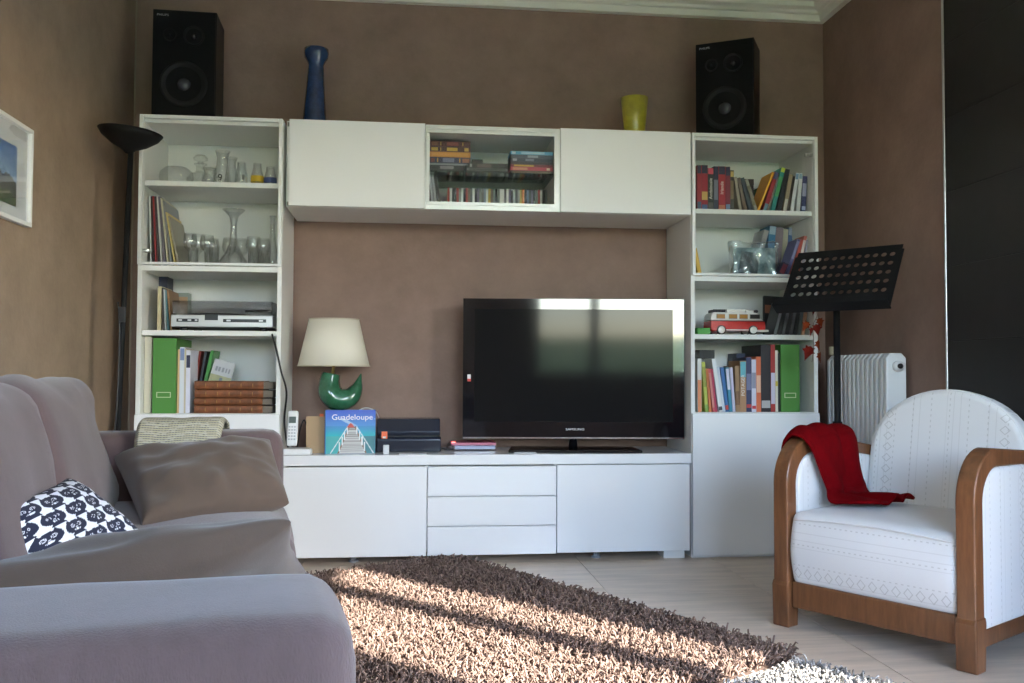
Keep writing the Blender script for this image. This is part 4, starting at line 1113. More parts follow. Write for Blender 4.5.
row_from_right(XT2 + 0.580, 0.055, S, [
    (0.022, 0.174, 3, (44, 46, 92), 'navy paperback with white title, rightmost on the upper glazed shelf', [(0.08, 0.18, (170, 175, 200)), (0.45, 0.8, (150, 152, 175))]),
    (0.017, 0.187, 5, (196, 198, 198), 'white paperback beside the navy one on the upper glazed shelf', [(0.86, 0.98, (120, 150, 165))]),
    (0.015, 0.189, 9, (206, 210, 212), 'slim white book leaning right, blue-grey at its top', [(0.84, 0.98, (110, 140, 165))]),
    (0.012, 0.174, 10, (52, 46, 44), 'thin dark book between the white and the tan one'),
    (0.018, 0.182, 11, (150, 134, 110), 'tan paperback leaning right on the upper glazed shelf', [(0.05, 0.35, (185, 180, 170))]),
    (0.022, 0.208, 13, (34, 38, 44), 'black book leaning right beside the teal one'),
    (0.020, 0.215, 15, (32, 128, 120), 'teal book with lime top leaning right on the upper glazed shelf', [(0.90, 1, (190, 205, 70)), (0.35, 0.8, (70, 150, 90))]),
    (0.006, 0.174, 17, (130, 126, 120), 'thin grey booklet leaning between the teal and the red book'),
    (0.020, 0.195, 18, (150, 36, 46), 'red guidebook with navy head leaning right', [(0.82, 1, (70, 74, 110)), (0, 0.2, (90, 130, 140))]),
    (0.010, 0.201, 22, (226, 160, 40), 'yellow-orange picture book leaning right, its orange cover showing', (), {'d': 0.13}),
], g)
book((ax(789, 205, 0.26), 0.245, S), 0.022, 0.215, 0.12, 16, (66, 60, 74), 'tall dark book leaning behind the row on the upper glazed shelf', group=g)

# --- right tower, lower glazed shelf
S = MID_R
g = 'books on the lower glazed shelf'
row_from_left(XT2 + PT + 0.0095, 0.05, S, [
    (0.009, 0.115, -4, (196, 200, 196), 'thin white booklet beside the yellow book'),
    (0.018, 0.135, -11, (214, 168, 50), 'yellow book leaning left on the lower glazed shelf'),
], g)
row_from_right(ax(802, 240, 0.235), 0.235, S, [
    (0.033, 0.278, 2, (150, 128, 124), 'rose-grey book at the right of the back row', (), {'d': 0.13}),
    (0.033, 0.270, 3, (62, 92, 138), 'blue book beside the rose-grey one in the back row', [(0.86, 1, (150, 160, 180))], {'d': 0.13}),
    (0.024, 0.262, 4, (176, 170, 150), 'cream book in the middle of the back row', (), {'d': 0.13}),
    (0.036, 0.270, 5, (124, 108, 116), 'mauve-grey book in the back row', (), {'d': 0.13}),
    (0.034, 0.276, 6, (58, 118, 160), 'bright blue book in the back row', [(0.85, 1, (150, 175, 195))], {'d': 0.13}),
    (0.024, 0.262, 16, (160, 158, 166), 'grey-white book leaning far over at the left of the back row', (), {'d': 0.13}),
], g)
row_from_right(XT2 + 0.580, 0.05, S, [
    (0.008, 0.185, 8, (150, 150, 170), 'pale lilac leaflet, rightmost behind the music stand', (), {'d': 0.11}),
    (0.014, 0.205, 13, (196, 110, 100), 'red and white magazine leaning right on the lower glazed shelf', [(0.3, 0.9, (214, 196, 196))], {'d': 0.11}),
    (0.012, 0.190, 17, (180, 70, 60), 'thin red magazine leaning beside the white one', [(0.1, 0.5, (215, 190, 180))], {'d': 0.11}),
    (0.014, 0.195, 20, (84, 76, 128), 'violet booklet leaning on the lower glazed shelf', [(0.5, 0.95, (130, 124, 165))], {'d': 0.11}),
    (0.026, 0.075, 26, (42, 36, 66), 'small dark blue paperback lying against the magazines', [(0.3, 0.9, (110, 40, 60))], {'d': 0.10}),
], g)
bagx0, bagx1 = ax(732.5, 268, 0.06), ax(781, 268, 0.06)
bg_ = thing('plastic_bag', 'clear plastic bag of leaflets on the lower glazed shelf', 'bag', (bagx0, 0.07, S))
FILM = M_glass('plastic_film', (0.90, 0.95, 0.96), strength=0.30, edge=0.5, rough=0.12)
rbox('film', FILM, bagx1 - bagx0, 0.05, 0.172, 0.012, bg_, ((bagx1 - bagx0) / 2, 0.02, 0.088), n=22, wrinkle=0.010, wscale=22, seed=3)
def leaf_print(u, v):
    q = mnoise.noise(Vector((u * 5, v * 4, 2))) + 0.5 * mnoise.noise(Vector((u * 16, v * 14, 7)))
    return (122 + 60 * q, 142 + 55 * q, 146 + 50 * q)
lp = print_panel('leaflet', M_attr('glossy_print', rough=0.25), bagx1 - bagx0 - 0.03, 0.135, leaf_print, 40, 30, bg_); lp.location = (0.015, 0.018, 0.012); 
lp = print_panel('leaflet', M_attr('glossy_print', rough=0.25), 0.09, 0.12, lambda u, v: tuple(0.6 * c for c in leaf_print(u + 3, v)), 24, 24, bg_); lp.location = (0.035, 0.012, 0.012); lp.rotation_euler = (0, math.radians(8), 0)

# --- right tower, open shelf with the red van
S = SH_R[1]
o = box('green_block', M8('green_box', (70, 150, 60), rough=0.5), 0, 0.060, 0, 0.05, 0.0004, 0.030, None, 0.002); o.location = (ax(697.5, 333, 0.03), 0.03, S); tag(o, 'small green box beside the rear of the toy van', 'box')
o = box('lilac_box', M8('lilac_box', (120, 124, 176), rough=0.5), 0, 0.030, 0, 0.05, 0.0004, 0.085, None, 0.002); o.location = (XT2 + 0.021, 0.12, S); tag(o, 'small lilac box behind the green box on the van shelf', 'box')
vx0, vx1 = ax(711, 325, 0.045), ax(766.5, 325, 0.045)
VL = vx1 - vx0; vsy = 0.045; VWd = 0.115
vn = thing('toy_van', 'red and white model camper van on the open shelf', 'toy van', (vx0, vsy, S))
VR, VWt = M8('van_red', (196, 34, 30), rough=0.25, coat=0.5), M8('van_white', (222, 218, 212), rough=0.3, coat=0.3)
zb, zw, zt_ = 0.018, 0.066, 0.104
lowp = [(0.006, zb), (VL - 0.012, zb), (VL - 0.002, zb + 0.012), (VL - 0.004, zw - 0.006), (VL - 0.012, zw), (0.002, zw), (0.0, zb + 0.02)]
MB().prism(lowp, 0.004, VWd, 'y').build('lower_body', VR, vn, bevel=0.004, bseg=3)
upp = [(0.002, zw + 0.0005), (VL - 0.012, zw + 0.0005), (VL - 0.026, zt_ - 0.012), (VL - 0.044, zt_), (0.016, zt_), (0.004, zt_ - 0.012)]
MB().prism(upp, 0.008, VWd - 0.004, 'y').build('upper_body', VWt, vn, bevel=0.005, bseg=3)
WG = M('van_window', (0.05, 0.045, 0.04), rough=0.15); WGO = M8('van_window_amber', (170, 120, 50), rough=0.3)
for k, (a, b, m_) in enumerate(((0.115, 0.255, WGO), (0.335, 0.475, WGO), (0.525, 0.665, WGO), (0.715, 0.885, WG))):
    fr = box('window', M8('window_surround', (150, 145, 138)), VL * a - 0.002, VL * b + 0.002, 0.0055, 0.0078, zw + 0.008, zt_ - 0.008, vn, 0.001, 1)
    box('pane', m_, VL * a, VL * b, 0.0045, 0.0055, zw + 0.010, zt_ - 0.010, fr)
MB().prism([(VL - 0.0125, zw + 0.004), (VL - 0.0245, zt_ - 0.013), (VL - 0.0225, zt_ - 0.012), (VL - 0.0105, zw + 0.005)], 0.02, VWd - 0.018, 'y').build('windscreen', WG, vn)
for xw in (0.19, 0.765):
    for yw in (0.0, VWd - 0.010):
        m_ = MB().lathe([(0, 0.0), (0.021, 0.0), (0.022, 0.004), (0.022, 0.012), (0, 0.012)], 22); m_.v = [(VL * xw + x, yw + z, 0.0225 + y) for x, y, z in m_.v]
        wh = m_.build('wheel', M8('tyre', (46, 44, 44)), vn, True)
        m_ = MB().lathe([(0, -0.003), (0.009, -0.002), (0.014, -0.0005), (0.0165, 0.0), (0.0165, 0.002), (0, 0.002)], 20); m_.v = [(VL * xw + x, yw + z - 0.0005, 0.0225 + y) for x, y, z in m_.v]
        m_.build('hubcap', VWt, wh, True)
box('front_bumper', VWt, VL - 0.055, VL + 0.010, -0.002, VWd + 0.002, zb - 0.003, zb + 0.006, vn, 0.002)
box('sill', VWt, VL * 0.28, VL * 0.68, 0.001, 0.004, zb + 0.002, zb + 0.007, vn)
box('waist_strip', M8('van_strip', (60, 40, 40)), 0.003, VL - 0.012, 0.0025, 0.0042, zw - 0.004, zw - 0.001, vn)
box('roof_box', VWt, VL * 0.31, VL * 0.64, 0.02, VWd - 0.02, zt_ + 0.0005, zt_ + 0.016, vn, 0.002)
box('roof_box', VWt, VL * 0.66, VL * 0.80, 0.02, VWd - 0.02, zt_ + 0.0005, zt_ + 0.013, vn, 0.002)
rk = MB()
for k in range(5): rk.box(VL * (0.07 + 0.05 * k), VL * (0.07 + 0.05 * k) + 0.004, 0.02, VWd - 0.02, zt_ + 0.0005, zt_ + 0.013)
rk.box(VL * 0.07, VL * 0.29, 0.02, 0.024, zt_ + 0.008, zt_ + 0.014).build('roof_rack', M8('rack_dark', (70, 66, 70)), vn)
MB().tube([(VL * 0.865, 0.03, zt_ + 0.007), (VL * 0.865, 0.07, zt_ + 0.007)], 0.008, 10).build('roof_lamp', M8('rack_dark', (70, 66, 70)), vn, True)
for yl in (0.03, VWd - 0.03):
    m_ = MB().lathe([(0.009, 0.0), (0.008, 0.003), (0, 0.005)], 14); m_.v = [(VL - 0.0025 + z, yl + x, zb + 0.030 + y) for x, y, z in m_.v]
    m_.build('headlamp', M8('lamp_cream', (230, 226, 205)), vn, True)
bk_ = thing('black_folder', 'large black folder with terracotta band leaning behind the music stand', 'folder', (ax(764, 330, 0.20), 0.20, S), rot=(math.radians(-6), math.radians(3), 0))
box('cover', M8('folder_black', (30, 26, 26)), 0, 0.17, 0.001, 0.02, 0.0005, 0.20, bk_, 0.001)
box('cover_band', M8('folder_terracotta', (150, 92, 66)), 0.004, 0.166, -0.001, 0.0008, 0.115, 0.155, bk_)
row_from_right(XT2 + 0.580, 0.05, S, [
    (0.016, 0.165, 7, (160, 122, 98), 'tan case at the right end of the dark cases', (), {'d': 0.12}),
    (0.016, 0.165, 8, (70, 74, 76), 'grey-green case beside the tan one', [(0.02, 0.98, (84, 92, 94))], {'d': 0.12})] + [
    (0.015, 0.160, 9 + 1.2 * k, (24, 24, 28), '%s case from the tan one in the dark leaning row' % ['third', 'fourth', 'fifth', 'sixth', 'seventh', 'eighth'][k], [(0.02, 0.98, (70 + 8 * k, 72 + 8 * k, 78 + 8 * k))] if k % 2 else (), {'d': 0.12}) for k in range(6)],
    'dark cases leaning on the van shelf')

# --- right tower, bottom open shelf
S = LOW_R
g = 'books on the bottom open shelf'
OR = (206, 110, 70)
xe = row_from_left(max(ax(697.6, 410, 0.05), XT2 + PT + 0.001), 0.05, S, [
    (0.019, 0.245, 0, (206, 204, 198), 'white book with orange lower spine, first on the bottom shelf', [(0, 0.6, (214, 130, 84))]),
    (0.016, 0.230, -4, (176, 180, 70), 'lime and yellow book leaning, second on the bottom shelf', [(0, 0.15, (120, 150, 60)), (0.5, 0.9, (140, 140, 50))]),
    (0.011, 0.200, -5, (190, 104, 50), 'thin orange-brown magazine, third on the bottom shelf'),
    (0.011, 0.200, -6, (196, 82, 84), 'pink striped magazine, fourth on the bottom shelf', [(0.1, 0.9, (205, 130, 120))]),
    (0.010, 0.198, -6, (172, 40, 72), 'dark pink magazine leaning, fifth on the bottom shelf'),
    (0.018, 0.245, -8, (220, 222, 224), 'tall white book leaning, sixth on the bottom shelf', [(0.03, 0.1, (60, 60, 70))]),
    (0.012, 0.210, -8, (196, 206, 216), 'pale blue-white book leaning beside the tall white one'),
    (0.016, 0.205, -7, (44, 100, 156), 'blue book leaning on the bottom shelf', [(0.05, 0.15, (180, 60, 50))]),
    (0.016, 0.205, -5, (52, 130, 156), 'teal and white book on the bottom shelf', [(0.5, 0.97, (206, 206, 220))]),
    (0.013, 0.205, -4, (190, 186, 208), 'pale lilac book right of the teal and white one'),
    (0.020, 0.212, -1, (150, 118, 84), 'brown and tan book left of the gardening book', [(0.15, 0.45, (120, 86, 60))]),
    (0.029, 0.236, 0, (168, 128, 94), 'tan gardening book with turquoise photo at its top', [(0.68, 0.98, (96, 172, 186))], {'title': 'POTAGER', 'tcol': (226, 224, 214)}),
    (0.025, 0.252, 0, (50, 56, 92), 'navy blue book beside the gardening book', [(0.08, 0.14, (190, 60, 60)), (0.4, 0.7, (110, 116, 150))]),
    (0.021, 0.242, 0, (206, 204, 220), 'pale lilac book with red mark low on its spine', [(0.06, 0.12, (196, 60, 70)), (0.45, 0.75, (140, 140, 160))]),
    (0.022, 0.256, 0, (210, 104, 66), 'orange book with white title on the bottom shelf', [(0.35, 0.66, (226, 178, 150))]),
    (0.046, 0.310, 0, (30, 22, 28), 'tall black binder with small white tag, right of the orange book', [(0.06, 0.17, (170, 170, 172))], {'d': 0.25}),
    (0.021, 0.312, 0, (160, 44, 40), 'tall red folder with white sheets beside the black binder', [(0.12, 0.58, (196, 190, 210))], {'d': 0.25}),
    (0.012, 0.285, 0, (214, 208, 190), 'cream folder with yellow patch left of the green binder', [(0.42, 0.5, (206, 180, 60))], {'d': 0.24}),
    (0.010, 0.275, 0, (26, 26, 26), 'thin black folder touching the green binder', (), {'d': 0.24}),
], g)
def binder(x0, y0, z0_, w_, h_, label):
    t = thing('ring_binder', label, 'binder', (x0, y0, z0_))
    GB = M8('binder_green', (74, 132, 52), rough=0.45)
    MB().box(0, w_, 0, 0.003, 0.0005, h_).box(0, 0.003, 0.003, 0.28, 0.0005, h_).box(w_ - 0.003, w_, 0.003, 0.28, 0.0005, h_).build('cover', GB, t, bevel=0.0008, bseg=1)
    box('pages', PAGES, 0.008, w_ - 0.02, 0.02, 0.27, 0.003, h_ - 0.02, t)
    lw, lh = w_ * 0.62, h_ * 0.075
    lx0, lz0 = w_ * 0.18, h_ * 0.21
    m_ = MB()
    bb_ = 0.0035
    m_.box(lx0, lx0 + lw, -0.0018, 0, lz0, lz0 + bb_).box(lx0, lx0 + lw, -0.0018, 0, lz0 + lh - bb_, lz0 + lh).box(lx0, lx0 + bb_, -0.0018, 0, lz0 + bb_, lz0 + lh - bb_).box(lx0 + lw - bb_, lx0 + lw, -0.0018, 0, lz0 + bb_, lz0 + lh - bb_)
    m_.build('label_holder', M8('label_cream', (190, 200, 160), rough=0.35), t)
    return t
xe += 0.002
binder(xe, 0.045, S, min(0.090, XT2 + 0.578 - xe), 0.312, 'green ring binder at the right end of the bottom shelf')
book((ax(699, 405, 0.26), 0.25, S), 0.075, 0.29, 0.12, 0, (30, 28, 26), 'black volume standing behind the bright books on the bottom shelf', group=g)
book((ax(736, 405, 0.26), 0.25, S), 0.070, 0.275, 0.12, 0, (44, 52, 80), 'dark blue volume standing behind the gardening book', group=g)

# --- left tower, bottom open shelf
S = LOW_L
g = 'magazines on the left bottom shelf'
mf = thing('magazine_file', 'cream magazine file at the left end of the left tower shelf', 'magazine file', (0.021, 0.05, S))
fw_ = ax(151, 405, 0.05) - 0.021
MB().box(0, fw_, 0, 0.003, 0.0005, 0.330).box(0, 0.003, 0.003, 0.25, 0.0005, 0.330).box(fw_ - 0.003, fw_, 0.003, 0.25, 0.0005, 0.330).box(0.003, fw_ - 0.003, 0.247, 0.25, 0.0005, 0.33).build('case', M8('cream_card', (200, 192, 172)), mf)
box('magazines', PAGES, 0.006, fw_ - 0.006, 0.01, 0.24, 0.002, 0.27, mf)
gx = ax(152, 405, 0.03)
gw_ = ax(175.3, 405, 0.03) - gx
binder(gx, 0.03, S, gw_, 0.322, 'green ring binder in the left tower beside white magazines')
xe = row_from_left(gx + gw_ + 0.002, 0.05, S, [
    (0.008, 0.275, 0, (214, 178, 130), 'thin cream-orange magazine right of the left green binder', (), {'d': 0.14}),
    (0.019, 0.285, 0, (214, 216, 222), 'white magazine with blue head beside the green binder', [(0.80, 0.98, (120, 136, 180))], {'d': 0.14}),
    (0.006, 0.278, 0, (196, 184, 160), 'thin tan magazine between two white ones', (), {'d': 0.14}),
    (0.018, 0.272, 0, (212, 212, 226), 'white magazine with dark navy head in the left tower', [(0.72, 0.92, (40, 42, 70))], {'d': 0.14}),
], g)
mags = [(0.008, 0.275, 7, (150, 62, 56), 'thin red-brown magazine leaning over the leather books'), (0.010, 0.275, 9, (46, 48, 56), 'dark magazine leaning over the leather books'),
        (0.014, 0.280, 12, (66, 138, 62), 'green magazine leaning over the leather books', [(0.0, 0.4, (210, 216, 214))])]
p = xe - 0.030
for k, it in enumerate(mags):
    book((p + 0.016 * k, 0.235, S), it[0], it[1], 0.14, it[2], it[3], it[4], it[5] if len(it) > 5 else (), g)
mg = thing('magazine', 'grey magazine with olive cover picture leaning above the leather books', 'magazine', (ax(199, 405, 0.23), 0.225, S), rot=(math.radians(-4), math.radians(15), 0))
def mcover(u, v):
    if v > 0.72: return (176, 176, 178) if not (0.78 < v < 0.88 and 0.1 < u < 0.85 and math.sin(u * 40) > -0.3) else (120, 122, 126)
    q = mnoise.noise(Vector((u * 4, v * 4, 4))); c = (142 + 30 * q, 142 + 30 * q, 100 + 30 * q)
    if abs(u - 0.55 + 0.1 * (v - .4)) < 0.07 and 0.15 < v < 0.68: c = (96, 100, 104)
    return c
pm = print_panel('cover_print', M_attr('glossy_print', rough=0.25), 0.095, 0.250, mcover, 30, 60, mg)
box('pages', PAGES, 0.001, 0.094, 0.0008, 0.006, 0.001, 0.249, mg)
LEA = M('tan_leather', (0.185, 0.062, 0.022), rough=0.5, var=0.55, vscale=30, stretch=(1, 1, 1), bump=0.25, bscale=90)
GOLD = M('gold_tooling', (0.40, 0.22, 0.07), rough=0.4, metal=0.3)
lx0 = ax(193.5, 405, 0.03); lx1 = ax(273.2, 405, 0.03); Lw = lx1 - lx0
hts = [0.036, 0.031, 0.036, 0.037]; zc = S
for k in range(4):
    t = thing('leather_volume', 'old brown leather volume, %s of the lying stack' % ['lowest', 'second from the bottom', 'third from the bottom', 'topmost'][k], 'book', (lx0 + [0.002, 0, 0.003, 0.001][k], 0.03 + [0, 0.004, 0.002, 0.005][k], zc), group='old leather volumes lying in the left tower')
    h_ = hts[k] - 0.0012
    sp = Lw * 0.86 if k < 3 else Lw * 0.87
    MB().prism([(0.0, 0.003), (-0.004, h_ * 0.5), (0.0, h_ - 0.003), (0.004, h_), (0.17, h_), (0.17, h_ - 0.003), (0.006, h_ - 0.003), (0.006, 0.0035), (0.17, 0.0035), (0.17, 0.0005), (0.004, 0.0005)], 0, sp, 'x').build('leather_cover', LEA, t, bevel=0.001, bseg=1)
    box('cloth_end', M('grey_cloth_end', (0.17, 0.14, 0.11), rough=0.9), sp + 0.0004, Lw - 0.006, 0.004, 0.165, 0.003, h_ - 0.003, t)
    box('board_end', M('dark_board', (0.03, 0.022, 0.018), rough=0.8), sp + 0.0004, Lw - 0.004, 0.002, 0.168, 0.0005, 0.0028, t)
    box('pages', PAGES, 0.003, sp - 0.002, 0.0075, 0.162, 0.004, h_ - 0.004, t)
    for q in range(5):
        xx = sp * (0.16 + 0.17 * q)
        MB().prism([(0.001, 0.004), (-0.0058, h_ * 0.5), (0.001, h_ - 0.004)], xx, xx + 0.003, 'x').build('raised_band', GOLD, t)
    zc += hts[k]

# --- left tower, record player shelf
S = SH_L[1]
g = 'books beside the record player'
t_x0, t_x1 = ax(171, 322, 0.015), ax(272.8, 322, 0.015)
book((ax(156, 325, 0.27), 0.26, S), 0.05, 0.255, 0.10, 0, (40, 42, 64), 'tall dark navy book behind the cream one by the record player', group=g, title=None)
book((ax(175, 325, 0.31), 0.30, S), 0.060, 0.185, 0.06, 0, (140, 150, 140), 'pale green card-bound book at the back left of the record player', [(0.45, 0.9, (176, 138, 104))], g)
row_from_left(ax(157, 328, 0.06), 0.06, S, [
    (0.016, 0.192, 0, (190, 176, 140), 'cream book standing left of the record player', (), {'d': 0.18}),
    (0.006, 0.186, -2, (60, 56, 54), 'thin dark booklet beside the cream book', (), {'d': 0.18}),
    (0.006, 0.180, -3, (188, 190, 190), 'thin white booklet left of the record player', (), {'d': 0.18}),
    (0.006, 0.176, -4, (76, 120, 130), 'thin teal booklet left of the record player', (), {'d': 0.18}),
    (0.006, 0.178, -6, (150, 110, 70), 'thin ochre booklet nearest to the record player', (), {'d': 0.18}),
], g)
rp = thing('record_player', 'silver record player with smoked lid in the left tower', 'record player', (t_x0, 0.012, S))
RL = t_x1 - t_x0
SIL = M('brushed_silver', (0.52, 0.52, 0.53), rough=0.35, metal=0.4)
zb_, zt2 = 0.017, 0.068
MB().prism([(0.0, zb_), (0.0, zt2 - 0.002), (0.006, zt2), (0.35, zt2), (0.35, zb_)], 0, RL, 'x').build('plinth', SIL, rp, bevel=0.0015, bseg=1)
for a in (0.03, RL - 0.06):
    for b in (0.03, 0.29): MB().lathe([(0, 0.0005), (0.018, 0.0005), (0.018, 0.017), (0, 0.017)], 14, (a + 0.015, b + 0.015, 0)).build('foot', BLACK, rp, True)
PAN = M8('control_panel_black', (28, 30, 36), rough=0.3)
for a, b in ((0.055, 0.27), (0.51, 0.935)):
    pn = box('control_panel', PAN, RL * a, RL * b, -0.0012, 0.0, zb_ + 0.020, zb_ + 0.034, rp)
    for q in ((0.06, 0.09), (0.15, 0.18), (0.22, 0.24)) if a < 0.1 else ((0.53, 0.565), (0.85, 0.885)):
        box('button', SIL, RL * q[0] + 0.006, RL * q[1] + 0.008, -0.0026, -0.0013, zb_ + 0.024, zb_ + 0.031, pn)
box('lid_catch', PAN, RL * 0.33, RL * 0.46, -0.0015, 0.004, zb_ + 0.028, zt2 + 0.003, rp)
MB().lathe([(0, zt2 + 0.0005), (0.148, zt2 + 0.0005), (0.150, zt2 + 0.004), (0.148, zt2 + 0.010), (0, zt2 + 0.010)], 48, (RL * 0.40, 0.175, 0)).build('platter', BLACK, rp, True)
MB().tube([(RL * 0.93, 0.29, zt2 + 0.03), (RL * 0.92, 0.15, zt2 + 0.03), (RL * 0.70, 0.07, zt2 + 0.022)], 0.005, 8).build('tone_arm', BLACK, rp, True)
SMOKE = M_glass('smoked_acrylic', (0.86, 0.86, 0.87), strength=0.07)
ld = MB(); zl0, zl1 = zt2 + 0.0008, zt2 + 0.058
ld.box(0.003, RL - 0.003, 0.004, 0.007, zl0, zl1).box(0.003, 0.006, 0.007, 0.345, zl0, zl1).box(RL - 0.006, RL - 0.003, 0.007, 0.345, zl0, zl1).box(0.006, RL - 0.006, 0.342, 0.345, zl0, zl1).box(0.003, RL - 0.003, 0.004, 0.345, zl1, zl1 + 0.003).build('dust_cover', SMOKE, rp)
o = box('paper_slip', M('paper_white', (0.8, 0.82, 0.85)), 0, 0.085, 0, 0.10, 0.0003, 0.0012, None); o.location = (t_x0 + 0.006, -0.002 + 0.012, S); tag(o, 'white paper slip under the left side of the record player', 'paper')
cx_ = 0.6055
cable('power_cord', 'black power cord hanging down the side of the left tower', [(ax(272, 334, -0.01), -0.008, az(272, 334, -0.008)), (ax(277, 350, -0.012), -0.030, az(277, 350, -0.02)), (ax(282, 372, -0.012), -0.034, az(282, 372, -0.02)), (ax(286.5, 392, -0.01), -0.012, az(286.5, 392, -0.01)), (cx_ + 0.009, 0.03, 0.62), (cx_ + 0.010, 0.10, 0.52), (cx_ + 0.02, 0.14, BTOP + 0.006)], 0.0042, BLACK)

# --- left tower, glassware and records
def glass_obj(name, prof, px, y, z, label, cat='glass', n=28, mat=None, sx=1.0, group='glassware behind the left glass door'):
    t = thing(name, label, cat, (ax(px, 200, y), y, z), group=group)
    MB().lathe(prof, n, sx=sx).build('vessel', mat or GLASSWARE, t, True)
    return t
def wine(h_, rb, rf=0.030):
    return [(0, 0.001), (rf, 0.001), (rf, 0.003), (0.006, 0.008), (0.004, 0.02), (0.004, h_ * 0.45), (0.010, h_ * 0.50), (rb * 0.85, h_ * 0.60), (rb, h_ * 0.74), (rb * 0.92, h_ * 0.90), (rb * 0.84, h_), (rb * 0.80, h_), (rb * 0.88, h_ * 0.88), (rb * 0.95, h_ * 0.74), (rb * 0.8, h_ * 0.62), (0, h_ * 0.52)]
def tumbler(h_, r):
    return [(0, 0.001), (r * 0.85, 0.001), (r * 0.88, 0.006), (r, h_), (r - 0.0025, h_), (r * 0.82, 0.012), (0, 0.010)]
S = SH_L[0]
glass_obj('round_carafe', [(0, 0.001), (0.045, 0.001), (0.066, 0.020), (0.074, 0.045), (0.068, 0.070), (0.048, 0.088), (0.0, 0.094)], 176, 0.16, S, 'squat rounded glass dome at the left of the top glass shelf', 'carafe')
t = glass_obj('stoppered_decanter', [(0, 0.001), (0.058, 0.001), (0.062, 0.02), (0.060, 0.06), (0.045, 0.085), (0.022, 0.095), (0.019, 0.10), (0.018, 0.125), (0.028, 0.130), (0.028, 0.134), (0, 0.134)], 200, 0.27, S, 'round glass decanter with mushroom stopper on the top glass shelf', 'decanter')
MB().lathe([(0, 0.135), (0.012, 0.135), (0.013, 0.146), (0.030, 0.152), (0.032, 0.160), (0.022, 0.172), (0, 0.176)], 24).build('stopper', GLASSWARE, t, True)
glass_obj('cream_jug', [(0, 0.001), (0.025, 0.001), (0.032, 0.02), (0.028, 0.05), (0.022, 0.062), (0.030, 0.078), (0.028, 0.078), (0.019, 0.06), (0.028, 0.02), (0, 0.006)], 209, 0.10, S, 'small glass jug right of the stoppered decanter', 'jug')
t = glass_obj('glass_carafe', [(0, 0.001), (0.038, 0.001), (0.040, 0.01), (0.036, 0.05), (0.026, 0.10), (0.024, 0.13), (0.032, 0.155), (0.033, 0.16), (0.030, 0.16), (0.021, 0.13), (0.023, 0.10), (0.033, 0.05), (0, 0.008)], 222, 0.12, S, 'tall glass carafe with painted numeral on the top glass shelf', 'carafe')
text('painted_numeral', '9', 0.045, M8('painted_black', (30, 30, 32)), t, (-0.002, -0.0415, 0.032), (math.pi / 2, 0, 0))
glass_obj('glass_carafe', [(0, 0.001), (0.034, 0.001), (0.035, 0.01), (0.030, 0.05), (0.020, 0.10), (0.020, 0.13), (0.027, 0.15), (0.024, 0.15), (0.017, 0.13), (0.026, 0.05), (0, 0.008)], 231, 0.20, S, 'plain slim glass carafe behind the numbered one', 'carafe')
for px, h_, lab, bc in ((241, 0.108, 'small clear bottle with grey mark on the top glass shelf', (120, 122, 118)), (257, 0.105, 'small bottle with yellow band on the top glass shelf', (214, 178, 40)), (270, 0.090, 'small bottle with blue band, rightmost on the top glass shelf', (70, 82, 130))):
    t = glass_obj('small_bottle', [(0, 0.001), (0.026, 0.001), (0.028, 0.006), (0.027, h_ * 0.5), (0.020, h_ * 0.75), (0.018, h_), (0.015, h_), (0.017, h_ * 0.75), (0.024, h_ * 0.5), (0, 0.006)], px, 0.10, S, lab, 'bottle')
    if bc[0] != 120: MB().lathe([(0.0282, h_ * 0.20), (0.0284, h_ * 0.45)], 24).build('label_band', M8(cname(bc), bc), t, True)
    else: box('label', M8(cname(bc), bc), 0.008, 0.018, -0.0275, -0.0265, h_ * 0.25, h_ * 0.45, t)
S = MID_L
g = 'records in the left tower'
recs = [(0.005, 0.306, -2, (206, 206, 204), 'white record sleeve, leftmost behind the glass door'), (0.008, 0.306, -2.5, (40, 34, 36), 'black record sleeve second from the left'), (0.006, 0.306, -3, (150, 40, 44), 'red record sleeve among the leaning records'),
        (0.009, 0.306, -4, (64, 54, 58), 'dark record sleeve right of the red one'), (0.005, 0.306, -4.5, (204, 202, 196), 'white record sleeve between two dark sleeves'), (0.009, 0.306, -5.5, (100, 92, 104), 'mauve-grey record sleeve among the leaning records'),
        (0.006, 0.300, -6.5, (196, 188, 160), 'cream record sleeve leaning right of the mauve one'), (0.006, 0.290, -8, (130, 132, 136), 'grey record sleeve leaning beside the cream one'), (0.006, 0.240, -10, (204, 180, 110), 'small yellow record sleeve leaning last but one'), (0.006, 0.225, -12, (150, 142, 124), 'small beige record sleeve, rightmost of the records')]
row_from_left(ax(150.5, 258, 0.05), 0.05, S, [r + ((), {'d': 0.25, 'pages': False, 'name': 'record_sleeve', 'cat': 'record'}) for r in recs], g)
wl = 'clear wine glass behind the glass door, '
k = 0
spots = [('w', 191, 0.11, 0.155, 0.030), ('w', 199, 0.21, 0.165, 0.034), ('w', 208, 0.12, 0.150, 0.032), ('t', 194, 0.05, 0.085, 0.022), ('w', 213, 0.29, 0.160, 0.032), ('t', 215, 0.045, 0.095, 0.022), ('w', 230, 0.29, 0.165, 0.032), ('t', 212, 0.16, 0.080, 0.030), ('w', 242, 0.28, 0.160, 0.034), ('t', 254, 0.055, 0.090, 0.024), ('w', 254, 0.24, 0.165, 0.034), ('t', 260, 0.15, 0.085, 0.030), ('w', 264, 0.30, 0.165, 0.034), ('t', 265, 0.07, 0.100, 0.028)]
wi = [q for q in spots if q[0] == 'w']; ti = [q for q in spots if q[0] == 't']
for i, (_, px, y, h_, r) in enumerate(sorted(wi, key=lambda q: q[1])):
    glass_obj('wine_glass', wine(h_, r), px, y, S, 'stemmed wine glass on the lower glass shelf, %s from the records' % ordinal(i))
